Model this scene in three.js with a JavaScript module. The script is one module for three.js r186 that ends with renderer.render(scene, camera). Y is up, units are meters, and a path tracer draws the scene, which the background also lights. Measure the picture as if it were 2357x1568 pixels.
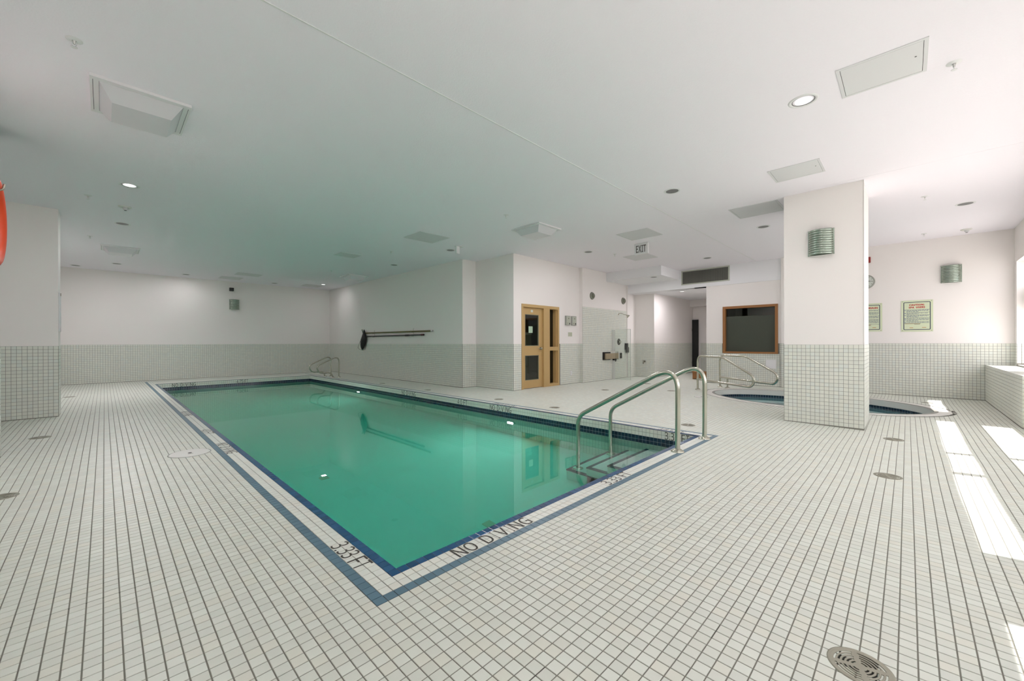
import * as THREE from 'three';
import { mergeGeometries } from 'three/addons/utils/BufferGeometryUtils.js';
import { RoundedBoxGeometry } from 'three/addons/geometries/RoundedBoxGeometry.js';
import { TextGeometry } from 'three/addons/geometries/TextGeometry.js';
import { FontLoader } from 'three/addons/loaders/FontLoader.js';
import { RectAreaLightUniformsLib } from 'three/addons/lights/RectAreaLightUniformsLib.js';

// ------------------------------------------------------------------ camera, sky, sun, exposure
const W = 2357, HH = 1568, FPX = 924.36, EYE = 1.1176, YAW = THREE.MathUtils.degToRad(45.4344);
const scene = new THREE.Scene();
const camera = new THREE.PerspectiveCamera(2 * Math.atan(HH / 2 / FPX) * 180 / Math.PI, W / HH, 0.05, 200);
camera.position.set(0, EYE, 0);
camera.lookAt(Math.sin(YAW), EYE, -Math.cos(YAW));
camera.rotateZ(-0.0023);
camera.setViewOffset(W, HH, 0, -4.2, W, HH);

const renderer = new THREE.WebGLRenderer({ antialias: true });
renderer.toneMapping = THREE.LinearToneMapping;
renderer.toneMappingExposure = 1.28;
renderer.shadowMap.enabled = true;
RectAreaLightUniformsLib.init();

scene.background = new THREE.Color().setRGB(0.97, 0.945, 1.0);
scene.backgroundIntensity = 2.95;

const sun = new THREE.DirectionalLight(new THREE.Color().setRGB(1, 0.945, 0.93), 10.5);
sun.name = 'sun';
const SUN = new THREE.Vector3(-0.10, -1, -0.524).normalize();
sun.position.set(5, 0, 0).addScaledVector(SUN, -20);
sun.target.position.set(5, 0, 0);
sun.castShadow = true;
Object.assign(sun.shadow.camera, { left: -14, right: 14, top: 14, bottom: -14, near: 1, far: 45 });
sun.shadow.mapSize.set(2048, 2048);
scene.add(sun, sun.target);
const FILL_LENS = [24, 40, 25, 0];   // radiance of fill light added under the unlit dropped lenses

// ------------------------------------------------------------------ helpers
let seed = 7;
const rnd = () => { seed = (seed + 0x6d2b79f5) | 0; let t = Math.imul(seed ^ (seed >>> 15), 1 | seed); t = (t + Math.imul(t ^ (t >>> 7), 61 | t)) ^ t; return ((t ^ (t >>> 14)) >>> 0) / 4294967296; };
const V = (x, y, z) => new THREE.Vector3(x, y, z);
const taken = new Map();
const numbered = (n) => { const k = taken.get(n) ?? 0; taken.set(n, k + 1); return k ? `${n}_${String(k).padStart(3, '0')}` : n; };
const rgb = (r, g, b) => new THREE.Color().setRGB(r, g, b);
const mat = (color, roughness = 0.6, more = {}) => new THREE.MeshPhysicalMaterial({ color, roughness, ...more });
function tag(o, label, category, group, kind) {
  if (label) o.userData.label = label;
  if (category) o.userData.category = category;
  if (group) o.userData.group = group;
  if (kind) o.userData.kind = kind;
  return o;
}
function thing(name, label, category, pos = [0, 0, 0], group, kind) {
  const o = new THREE.Group(); o.name = numbered(name); o.position.set(...pos); scene.add(o);
  return tag(o, label, category, group, kind);
}
const join = (g) => Array.isArray(g) ? (g.length > 1 ? mergeGeometries(g.map((x) => { const y = x.index ? x.toNonIndexed() : x; for (const k of Object.keys(y.attributes)) if (!['position', 'normal', 'uv'].includes(k)) y.deleteAttribute(k); return y; })) : g[0]) : g;
function part(name, geos, m, parent, top = false) {
  const o = new THREE.Mesh(join(geos), m); o.name = top ? numbered(name) : name; o.castShadow = o.receiveShadow = true; (parent ?? scene).add(o); return o;
}
// box by bounds, uv in metres
function bx(x0, x1, y0, y1, z0, z1) {
  const g = new THREE.BoxGeometry(x1 - x0, y1 - y0, z1 - z0); g.translate((x0 + x1) / 2, (y0 + y1) / 2, (z0 + z1) / 2); return uvm(g);
}
function rbx(x0, x1, y0, y1, z0, z1, r = 0.004, s = 2) {
  const g = new RoundedBoxGeometry(x1 - x0, y1 - y0, z1 - z0, s, r); g.translate((x0 + x1) / 2, (y0 + y1) / 2, (z0 + z1) / 2); return g;
}
function uvm(g) {
  const p = g.attributes.position, n = g.attributes.normal, uv = new Float32Array(p.count * 2);
  for (let i = 0; i < p.count; i++) {
    const ax = Math.abs(n.getX(i)), ay = Math.abs(n.getY(i)), az = Math.abs(n.getZ(i));
    const [u, v] = ay >= ax && ay >= az ? [p.getX(i), p.getZ(i)] : ax > az ? [p.getZ(i), p.getY(i)] : [p.getX(i), p.getY(i)];
    uv[2 * i] = u; uv[2 * i + 1] = v;
  }
  g.setAttribute('uv', new THREE.BufferAttribute(uv, 2)); return g;
}
const cyl = (r0, r1, h, seg = 32) => new THREE.CylinderGeometry(r0, r1, h, seg);
const lathe = (pts, seg = 40, a0 = 0, a1 = Math.PI * 2) => new THREE.LatheGeometry(pts.map(([r, y]) => new THREE.Vector2(r, y)), seg, a0, a1);
// polyline with rounded corners, swept as a pipe; pts: [x,y,z,tangentLength]
function pipe(pts, r, radial = 16, closed = false) {
  const out = [];
  for (let i = 0; i < pts.length; i++) {
    const p = V(...pts[i]), t = pts[i][3] ?? 0;
    if (!t || i === 0 || i === pts.length - 1) { out.push(p); continue; }
    const a = V(...pts[i - 1]).sub(p).normalize().multiplyScalar(t).add(p), b = V(...pts[i + 1]).sub(p).normalize().multiplyScalar(t).add(p);
    for (let k = 0; k <= 14; k++) { const s = k / 14; out.push(a.clone().multiplyScalar((1 - s) * (1 - s)).addScaledVector(p, 2 * s * (1 - s)).addScaledVector(b, s * s)); }
  }
  const path = new THREE.CurvePath();
  for (let i = 0; i + 1 < out.length; i++) if (out[i].distanceTo(out[i + 1]) > 1e-5) path.add(new THREE.LineCurve3(out[i], out[i + 1]));
  const n = Math.max(24, Math.min(220, Math.round(path.getLength() / 0.012)));
  return new THREE.TubeGeometry(path, n, r, radial, closed);
}
const basis = (u, n, pos) => new THREE.Matrix4().makeBasis(u, n, u.clone().cross(n)).setPosition(pos);

// seeded value noise for textures
function noiseTex(size, layers, lo, hi, srgb = false) {
  const grids = layers.map(([c, a]) => ({ c, a, g: Float32Array.from({ length: c * c }, () => rnd()) }));
  const d = new Uint8Array(size * size * 4), tot = layers.reduce((s, l) => s + l[1], 0);
  for (let y = 0; y < size; y++) for (let x = 0; x < size; x++) {
    let v = 0;
    for (const { c, a, g } of grids) {
      const fx = x / size * c, fy = y / size * c, x0 = fx | 0, y0 = fy | 0, tx = fx - x0, ty = fy - y0, sx = tx * tx * (3 - 2 * tx), sy = ty * ty * (3 - 2 * ty);
      const q = (i, j) => g[((y0 + j) % c) * c + (x0 + i) % c];
      v += a * ((q(0, 0) * (1 - sx) + q(1, 0) * sx) * (1 - sy) + (q(0, 1) * (1 - sx) + q(1, 1) * sx) * sy);
    }
    v = lo + (hi - lo) * v / tot; const k = (y * size + x) * 4; d[k] = d[k + 1] = d[k + 2] = Math.max(0, Math.min(255, v)); d[k + 3] = 255;
  }
  const t = new THREE.DataTexture(d, size, size); t.wrapS = t.wrapT = THREE.RepeatWrapping; t.magFilter = THREE.LinearFilter; t.minFilter = THREE.LinearMipmapLinearFilter; t.generateMipmaps = true;
  if (srgb) t.colorSpace = THREE.SRGBColorSpace; t.needsUpdate = true; return t;
}
const stucco = noiseTex(512, [[160, 1], [80, 0.8], [30, 0.3]], 40, 215); stucco.repeat.set(1.1, 1.1);
const rollerTex = noiseTex(256, [[120, 1], [50, 0.5]], 60, 195); rollerTex.repeat.set(2, 2);

// where a point of the place falls in the photograph (used only to choose which tiles are built one by one)
const FW = V(Math.sin(YAW), 0, -Math.cos(YAW)), RT = V(Math.cos(YAW), 0, Math.sin(YAW));
function pixelSize(p, n) {
  const z = p.x * FW.x + p.z * FW.z; if (z < 0.3) return 0;
  const x = W / 2 + FPX * (p.x * RT.x + p.z * RT.z) / z, y = 788.2 - FPX * (p.y - EYE) / z;
  if (x < -20 || x > W + 20 || y < -20 || y > HH + 20) return 0;
  const d = V(p.x, p.y - EYE, p.z), len = d.length();
  return Math.max(0, -d.dot(n) / len) / (z * z);
}

// ------------------------------------------------------------------ materials
const M = {
  paint: mat(rgb(0.90, 0.86, 0.83), 0.75, { bumpMap: rollerTex, bumpScale: 0.0004 }),
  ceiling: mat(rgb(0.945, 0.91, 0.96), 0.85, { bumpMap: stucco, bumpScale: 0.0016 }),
  soffit: mat(rgb(0.89, 0.89, 0.905), 0.8, { bumpMap: rollerTex, bumpScale: 0.0005 }),
  grout: mat(rgb(0.235, 0.230, 0.195), 0.9),
  wallGrout: mat(rgb(0.26, 0.255, 0.22), 0.9),
  paleGrout: mat(rgb(0.50, 0.58, 0.62), 0.8),
  steel: mat(rgb(0.56, 0.55, 0.47), 0.24, { metalness: 1 }),
  drain: mat(rgb(0.33, 0.32, 0.26), 0.45, { metalness: 0.75 }),
  holeShade: mat(rgb(0.02, 0.02, 0.015), 0.9),  // near-black colour standing for shade inside holes
  white: mat(rgb(0.80, 0.80, 0.80), 0.45),
  offwhite: mat(rgb(0.74, 0.74, 0.70), 0.5),
  panel: mat(rgb(0.70, 0.70, 0.71), 0.5),
  hatch: mat(rgb(0.76, 0.76, 0.765), 0.5),
  gap: mat(rgb(0.12, 0.12, 0.12), 0.8),
  canWall: mat(rgb(0.30, 0.30, 0.30), 0.35, { metalness: 0.6 }),
  black: mat(rgb(0.008, 0.008, 0.008), 0.4),
  lens: mat(rgb(0.60, 0.60, 0.61), 0.35, { emissive: rgb(1, 1, 1), emissiveIntensity: 0.03 }),
  canGlow: mat(rgb(0.8, 0.8, 0.8), 0.5, { emissive: rgb(1, 0.99, 0.97), emissiveIntensity: 1.0 }),
  canDim: mat(rgb(0.10, 0.10, 0.10), 0.4, { emissive: rgb(1, 0.99, 0.97), emissiveIntensity: 0.03 }),
  poolGlow: mat(rgb(0.9, 0.9, 0.9), 0.3, { emissive: rgb(0.95, 1, 1), emissiveIntensity: 6 }),
  letter: mat(rgb(0.055, 0.05, 0.04), 0.55),
  door: mat(rgb(0.55, 0.37, 0.155), 0.45),
  wood: mat(rgb(0.33, 0.145, 0.045), 0.5),
  frostShade: mat(rgb(0.055, 0.062, 0.045), 0.35),  // opaque; darkness of the room behind is put into the colour
  pane: mat(rgb(1, 1, 1), 0.02, { transmission: 1, thickness: 0, ior: 1.5 }),
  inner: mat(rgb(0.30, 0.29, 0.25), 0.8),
  cedar: mat(rgb(0.16, 0.085, 0.04), 0.7),
  paneTint: mat(rgb(0.62, 0.65, 0.58), 0.02, { transmission: 1, thickness: 0, ior: 1.5 }),
  sconce: mat(rgb(0.36, 0.42, 0.36), 0.2, { metalness: 0.85 }),
  plaster: mat(rgb(0.88, 0.88, 0.85), 0.6),
  spaPlaster: mat(rgb(0.74, 0.73, 0.68), 0.6),
  spaBasin: mat(rgb(0.88, 0.90, 0.88), 0.6),
  orange: mat(rgb(0.47, 0.045, 0.008), 0.5),
  rope: mat(rgb(0.78, 0.78, 0.74), 0.8),
  red: mat(rgb(0.28, 0.015, 0.012), 0.4),
  alu: mat(rgb(0.62, 0.62, 0.60), 0.4, { metalness: 0.6 }),
  grey: mat(rgb(0.34, 0.35, 0.31), 0.5),
  olive: mat(rgb(0.20, 0.21, 0.155), 0.4, { metalness: 0.3 }),
  tan: mat(rgb(0.36, 0.29, 0.19), 0.5),
  cover: mat(rgb(0.85, 0.62, 0.50), 0.5),
  outside: mat(rgb(0.50, 0.49, 0.46), 0.9),
};

// ------------------------------------------------------------------ tiles
const P = 0.0508;
function tileGeometry(a, h = 0.0024, c = 0.0012) {   // a pressed tile: flat face, chamfered rim
  const b = a - c, g = new THREE.BufferGeometry(), pos = [], nor = [], uv = [];
  const ring = (r, y) => [[-r, y, -r], [r, y, -r], [r, y, r], [-r, y, r]];
  const quad = (A, B, C, D) => {
    const n = V(...B).sub(V(...A)).cross(V(...C).sub(V(...A))).normalize();
    for (const q of [A, B, C, A, C, D]) { pos.push(...q); nor.push(n.x, n.y, n.z); uv.push(q[0], q[2]); }
  };
  const t = ring(b, h), m = ring(a, h - c * 0.8), l = ring(a, -0.001);
  quad(t[0], t[3], t[2], t[1]);
  for (let i = 0; i < 4; i++) { const j = (i + 1) % 4; quad(m[i], t[i], t[j], m[j]); quad(l[i], m[i], m[j], l[j]); }
  g.setAttribute('position', new THREE.Float32BufferAttribute(pos, 3)); g.setAttribute('normal', new THREE.Float32BufferAttribute(nor, 3)); g.setAttribute('uv', new THREE.Float32BufferAttribute(uv, 2));
  return g;
}
const floorTile = tileGeometry((P - 0.0044) / 2), wallTile = tileGeometry((P - 0.0036) / 2), bandTile = tileGeometry((P - 0.003) / 2, 0.0024, 0.001);
const tones = (base, rough, spread = 0.05, more = {}) => {
  const list = [];
  for (let i = 0; i < 7; i++) { const k = 1 + spread * (rnd() * 2 - 1), w = 0.018 * (rnd() * 2 - 1); list.push(rgb(base[0] * k * (1 + w), base[1] * k, base[2] * k * (1 - w))); }
  return { colors: list, one: list.map((c) => mat(c, rough, more)), many: mat(rgb(1, 1, 1), rough, more) };
};
const T = {
  deck: tones([0.70, 0.72, 0.64], 0.42),
  wall: tones([0.735, 0.76, 0.69], 0.35, 0.035),
  white: tones([0.76, 0.78, 0.71], 0.35, 0.03),
  slate: tones([0.115, 0.205, 0.265], 0.38, 0.08),
  stone: tones([0.27, 0.265, 0.235], 0.4, 0.06),
  cream: tones([0.86, 0.86, 0.78], 0.3, 0.03),
  blue: tones([0.018, 0.085, 0.20], 0.14, 0.22),
  navy: tones([0.006, 0.026, 0.055], 0.12, 0.25),
};
// list: [{ m: Matrix4, n: Vector3 }]; the ones that show largest become meshes of their own, the rest one part
function layTiles(parent, name, list, geo, set, most) {
  const ranked = list.map((t) => ({ ...t, s: pixelSize(V().setFromMatrixPosition(t.m), t.n) })).sort((a, b) => b.s - a.s);
  const single = ranked.slice(0, most).filter((t) => t.s > 0), rest = ranked.slice(single.length);
  for (const t of single) {
    const o = new THREE.Mesh(geo, set.one[(rnd() * set.one.length) | 0]); o.name = name; o.castShadow = o.receiveShadow = true;
    t.m.decompose(o.position, o.quaternion, o.scale); parent.add(o);
  }
  if (!rest.length) return;
  const im = new THREE.InstancedMesh(geo, set.many, rest.length); im.name = name + '_field'; im.castShadow = im.receiveShadow = true; im.userData.kind = 'stuff';
  rest.forEach((t, i) => { im.setMatrixAt(i, t.m); im.setColorAt(i, set.colors[(rnd() * set.colors.length) | 0]); });
  parent.add(im);
}
// a tiled face: from a to b along the floor plan, outward normal n
function faceTiles(a, b, n, y0, rows, skip) {
  const A = V(a[0], 0, a[1]), u = V(b[0] - a[0], 0, b[1] - a[1]), len = u.length(), N = V(n[0], 0, n[1]), cols = Math.round(len / P); u.normalize();
  const list = [], w = len / cols;
  for (let i = 0; i < cols; i++) for (let j = 0; j < rows; j++) {
    const s = (i + 0.5) * w, y = y0 + (j + 0.5) * P;
    if (skip && skip(s, y)) continue;
    const p = A.clone().addScaledVector(u, s).addScaledVector(N, 0.002); p.y = y;
    const m = basis(u, N, p); if (w < P) m.scale(V(w / P, 1, 1));
    list.push({ m, n: N });
  }
  return list;
}
const WT = 1.0767, ROWS = 21, WY0 = WT - ROWS * P;
// thin bed of grout on a face, up to height y1
function bed(a, b, n, y1, y0 = -0.06) {
  const x0 = Math.min(a[0], b[0]), x1 = Math.max(a[0], b[0]), z0 = Math.min(a[1], b[1]), z1 = Math.max(a[1], b[1]), t = 0.002;
  return bx(n[0] < 0 ? x0 - t : x0 - (n[0] ? 0.004 : 0), n[0] > 0 ? x1 + t : x1 + (n[0] ? 0.004 : 0), y0, y1, n[1] < 0 ? z0 - t : z0 - (n[1] ? 0.004 : 0), n[1] > 0 ? z1 + t : z1 + (n[1] ? 0.004 : 0));
}
function wainscot(parent, a, b, n, most = 0, rows = ROWS, skip = null, bedParts = null) {
  const top = WY0 + rows * P;
  if (bedParts) part('grout_bed', bedParts, M.wallGrout, parent); else part('grout_bed', bed(a, b, n, top), M.wallGrout, parent);
  layTiles(parent, 'tile', faceTiles(a, b, n, WY0, rows, skip), wallTile, T.wall, most);
}

// ------------------------------------------------------------------ plan of the place
const CEIL = 3.1646, PX = 0.808, PZ = -1.601;                     // near corner of the slate line round the pool
const NI = 85, NJ = 275, JB = 254;                                // tiles across, tiles along to the end line, the blue row at the end
const IN = { x0: PX + 4 * P, x1: PX + 81 * P, z0: PZ - 4 * P, z1: PZ - JB * P };
const WATER = -0.195, SPA = { x: 9.54, z: -1.40, rx: 1.183, rz: 1.733, c: Math.cos(0.274), s: Math.sin(0.274), water: -0.172 };
const DRAINS = [[1.851, -0.12], [4.638, -0.12], [6.42, -0.116], [-0.545, -7.457], [-0.543, -4.78], [-0.52, -12.65], [5.6, -2.14], [5.49, -4.375], [5.52, -5.81], [5.4, -8.168], [5.4, -10.385], [9.25, -3.917], [8.35, -5.12], [10.37, -5.05], [10.65, 0.25]];
function floorY(x, z) {
  let y = 0;
  for (const [dx, dz] of DRAINS) { const d = Math.hypot(x - dx, z - dz) / 1.25; if (d < 1) { const k = 1 - d; y = Math.min(y, -0.024 * k * k * (1.6 - 0.6 * k)); } }
  const ox = Math.max(PX - x, x - (PX + NI * P), 0), oz = Math.max(z - PZ, PZ - NJ * P - z, 0), d = Math.min(1, Math.hypot(ox, oz) / 0.35);
  const e = Math.min(1, Math.max(0, (spaR(x, z, 0.25) - 1) / 0.25));
  return y * d * d * (3 - 2 * d) * e;
}
function spaR(x, z, grow) { const dx = x - SPA.x, dz = z - SPA.z; return Math.hypot((SPA.c * dx + SPA.s * dz) / (SPA.rx + grow), (SPA.c * dz - SPA.s * dx) / (SPA.rz + grow)); }

// ------------------------------------------------------------------ floor
{
  const floor = thing('floor', 'pale square mosaic tile pool deck with grey grout', null, [0, 0, 0], null, 'structure');
  const pos = [], idx = [], list = [], i0 = Math.floor((-1.4 - PX) / P), i1 = Math.ceil((15.6 - PX) / P), j0 = Math.floor((PZ - 1.6) / P), j1 = Math.ceil((PZ + 16.25) / P);
  const key = new Map();
  const vert = (i, j) => { const k = i * 4096 + j; if (!key.has(k)) { const x = PX + i * P, z = PZ - j * P; key.set(k, pos.length / 3); pos.push(x, floorY(x, z) - 0.0004, z); } return key.get(k); };
  for (let i = i0; i < i1; i++) for (let j = j0; j < j1; j++) {
    const x = PX + (i + 0.5) * P, z = PZ - (j + 0.5) * P;
    if (i >= 0 && i < NI && j >= 0 && j < NJ) continue;                       // the pool and its rim
    if (x > 6.7 && z < -6.6 && x < 11.5) continue;                            // the rooms behind the walls
    if (x > 6.3 && z < -7.9) continue;
    if (x > 11.75 && (z > -3.7 || z < -6.5)) continue;
    if (x < -0.85 && z > -6.2) continue;
    if (spaR(x, z, 0.212) < 1) continue;
    const a = vert(i, j), b = vert(i + 1, j), c = vert(i + 1, j + 1), d = vert(i, j + 1);
    idx.push(a, b, c, a, c, d);
    if (DRAINS.some(([dx, dz]) => Math.hypot(x - dx, z - dz) < 0.055)) continue;
    const e = 0.02, nx = (floorY(x - e, z) - floorY(x + e, z)) / (2 * e), nz = (floorY(x, z - e) - floorY(x, z + e)) / (2 * e);
    const n = V(nx, 1, nz).normalize(), u = V(1, 0, 0).addScaledVector(n, -n.x).normalize();
    const m = basis(u, n, V(x, floorY(x, z), z));
    list.push({ m, n });
  }
  const g = new THREE.BufferGeometry(); g.setAttribute('position', new THREE.Float32BufferAttribute(pos, 3)); g.setIndex(idx); g.computeVertexNormals();
  part('grout_bed', g, M.grout, floor);
  layTiles(floor, 'tile', list, floorTile, T.deck, 300);
  // joints darkened by dirt, where the photograph shows them across the deck beside the pool
  const dirt = [];
  const smear = (z, x0, x1, gapShare) => { let j = Math.round((PZ - z) / P); for (let i = Math.round((x0 - PX) / P); i < (x1 - PX) / P; i++) { if (rnd() < 0.14) j += rnd() < 0.5 ? -1 : 1; if (rnd() < gapShare) continue; const xa = PX + i * P, zz = PZ - j * P, y = floorY(xa + P / 2, zz); dirt.push(bx(xa, xa + P, y - 0.002, y + 0.0009, zz - 0.0021, zz + 0.0021)); } };
  smear(-2.53, -0.6, 0.75, 0.15); smear(-2.6, -0.6, 0.2, 0.6); smear(-6.05, -0.7, 0.6, 0.05); smear(-6.1, -0.7, 0.0, 0.4); smear(-3.25, 0.2, 0.7, 0.5); smear(-0.55, 1.6, 2.4, 0.6); smear(-0.9, 0.2, 1.2, 0.6);
  part('stained_joint', dirt, mat(rgb(0.10, 0.097, 0.08), 0.9), floor);
}

// ------------------------------------------------------------------ ceiling and walls
{
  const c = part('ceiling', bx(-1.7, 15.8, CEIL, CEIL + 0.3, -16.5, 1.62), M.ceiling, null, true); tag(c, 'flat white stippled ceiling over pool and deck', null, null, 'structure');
  const s1 = part('trim', bx(-1.3, 11.6, CEIL - 0.003, CEIL + 0.01, -2.745, -2.733), M.white, null, true); tag(s1, 'long white control joint bead across the ceiling', null, null, 'structure');
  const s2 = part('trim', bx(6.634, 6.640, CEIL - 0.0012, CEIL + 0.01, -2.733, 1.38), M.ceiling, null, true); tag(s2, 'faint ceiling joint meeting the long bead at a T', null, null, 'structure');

  // end wall behind the pool, its shallow pilaster
  let w = thing('wall_back', 'plain end wall with tiled wainscot beyond the pool', null, [0, 0, 0], null, 'structure');
  part('wall_surface', [bx(-1.6, 6.6, -0.1, CEIL + 0.05, -16.4, -16.09), bx(-1.6, 0.38, -0.1, CEIL + 0.02, -16.2, -16.05)], M.paint, w);
  wainscot(w, [0.38, -16.09], [6.176, -16.09], [0, 1]);
  wainscot(w, [-1.3, -16.05], [0.378, -16.05], [0, 1]);

  // long wall beside the pool with the poles
  w = thing('wall_right', 'long pale wall with tiled wainscot and pool poles', null, [0, 0, 0], null, 'structure');
  part('wall_surface', bx(6.176, 6.75, -0.1, CEIL + 0.05, -16.2, -7.786), M.paint, w);
  wainscot(w, [6.176, -7.79], [6.176, -16.09], [-1, 0]);
  wainscot(w, [6.176, -7.786], [6.6, -7.786], [0, 1]);

  w = thing('wall_corner', 'short pale wall return before the tan door', null, [0, 0, 0], null, 'structure');
  part('wall_surface', bx(6.6, 6.76, -0.1, CEIL + 0.05, -7.85, -6.4481), M.paint, w);
  wainscot(w, [6.6, -6.448], [6.6, -7.786], [-1, 0]);

  // wall with the door and side light
  w = thing('wall_door', 'pale wall with tiled wainscot around the tan door', null, [0, 0, 0], null, 'structure');
  part('wall_surface', [bx(6.61, 6.862, -0.1, CEIL + 0.05, -6.62, -6.448), bx(8.29, 9.2, -0.1, CEIL + 0.05, -6.62, -6.448), bx(6.862, 8.29, 2.03, CEIL + 0.05, -6.62, -6.448)], M.paint, w);
  wainscot(w, [6.6, -6.448], [9.2, -6.448], [0, 1], 0, ROWS, (s) => 6.6 + s > 6.84 && 6.6 + s < 8.31, [bed([6.6, -6.448], [6.862, -6.448], [0, 1], WT), bed([8.29, -6.448], [9.2, -6.448], [0, 1], WT)]);

  // shower wall, tiled to door height
  w = thing('wall_shower', 'pale wall tiled to head height behind the shower', null, [0, 0, 0], null, 'structure');
  part('wall_surface', bx(9.2, 11.6, -0.1, CEIL + 0.05, -6.62, -6.345), M.paint, w);
  wainscot(w, [9.2, -6.345], [11.6, -6.345], [0, 1], 0, 41);
  wainscot(w, [9.2, -6.345], [9.2, -6.448], [-1, 0]);

  // passage beyond
  w = thing('wall_passage', 'pale passage walls with tiled wainscot past the shower', null, [0, 0, 0], null, 'structure');
  part('wall_surface', [bx(11.6, 12.25, -0.1, 2.9, -6.62, -6.30), bx(12.1, 15.6, -0.1, 2.9, -6.5, -5.66), bx(15.3, 15.6, -0.1, 2.9, -5.7, -3.6), bx(11.8, 15.5, -0.1, 2.9, -3.9, -3.7), bx(15.0, 15.32, 2.40, 2.9, -5.7, -3.6)], M.paint, w);
  wainscot(w, [11.6, -6.30], [12.1, -6.30], [0, 1]);
  wainscot(w, [12.1, -5.66], [12.1, -6.30], [-1, 0]);
  wainscot(w, [12.1, -5.66], [15.3, -5.66], [0, 1]);
  wainscot(w, [15.3, -3.9], [15.3, -5.40], [-1, 0]);
  tag(part('ceiling', bx(11.64, 15.6, 2.64, 2.9, -6.6, -3.6), M.soffit, null, true), 'low ceiling of the passage behind the vent bulkhead', null, null, 'structure');

  // bulkheads
  w = thing('beam', 'deep white bulkhead holding the long vent grille', null, [0, 0, 0], null, 'structure');
  part('bulkhead', bx(11.625, 11.9, 2.64, CEIL + 0.02, -6.4, -2.2), M.soffit, w);
  w = thing('beam', 'short dropped white bulkhead box above the shower corner', null, [0, 0, 0], null, 'structure');
  part('bulkhead', bx(10.42, 11.64, 2.91, CEIL + 0.02, -6.4, -4.68), M.soffit, w);

  // wall with the sauna window, then the wall with the signs
  w = thing('wall_spa', 'pale wall with tiled wainscot around the wood framed window', null, [0, 0, 0], null, 'structure');
  part('wall_surface', [bx(11.64, 11.85, -0.1, 2.66, -3.947, -3.527), bx(11.64, 11.85, -0.1, 2.66, -2.27, -2.19), bx(11.64, 11.85, -0.1, 0.816, -3.527, -2.27), bx(11.64, 11.85, 2.054, 2.66, -3.527, -2.27)], M.paint, w);
  wainscot(w, [11.64, -2.19], [11.64, -3.947], [-1, 0], 60, ROWS, (s, y) => { const z = -2.19 - s; return y > 0.80 && z < -2.25 && z > -3.545; }, [bed([11.64, -3.947], [11.64, -2.19], [-1, 0], 0.816), bed([11.64, -3.947], [11.64, -3.527], [-1, 0], WT), bed([11.64, -2.27], [11.64, -2.19], [-1, 0], WT)]);
  w = thing('wall_sign', 'pale wall with tiled wainscot behind spa rule signs', null, [0, 0, 0], null, 'structure');
  part('wall_surface', bx(11.6, 11.85, -0.1, CEIL + 0.05, -2.2, 1.6), M.paint, w);
  wainscot(w, [11.6, 1.385], [11.6, -2.2], [-1, 0], 300);
  part('grout_bed', bed([11.6, -2.2], [11.64, -2.2], [0, -1], WT), M.wallGrout, w);
}

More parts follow.
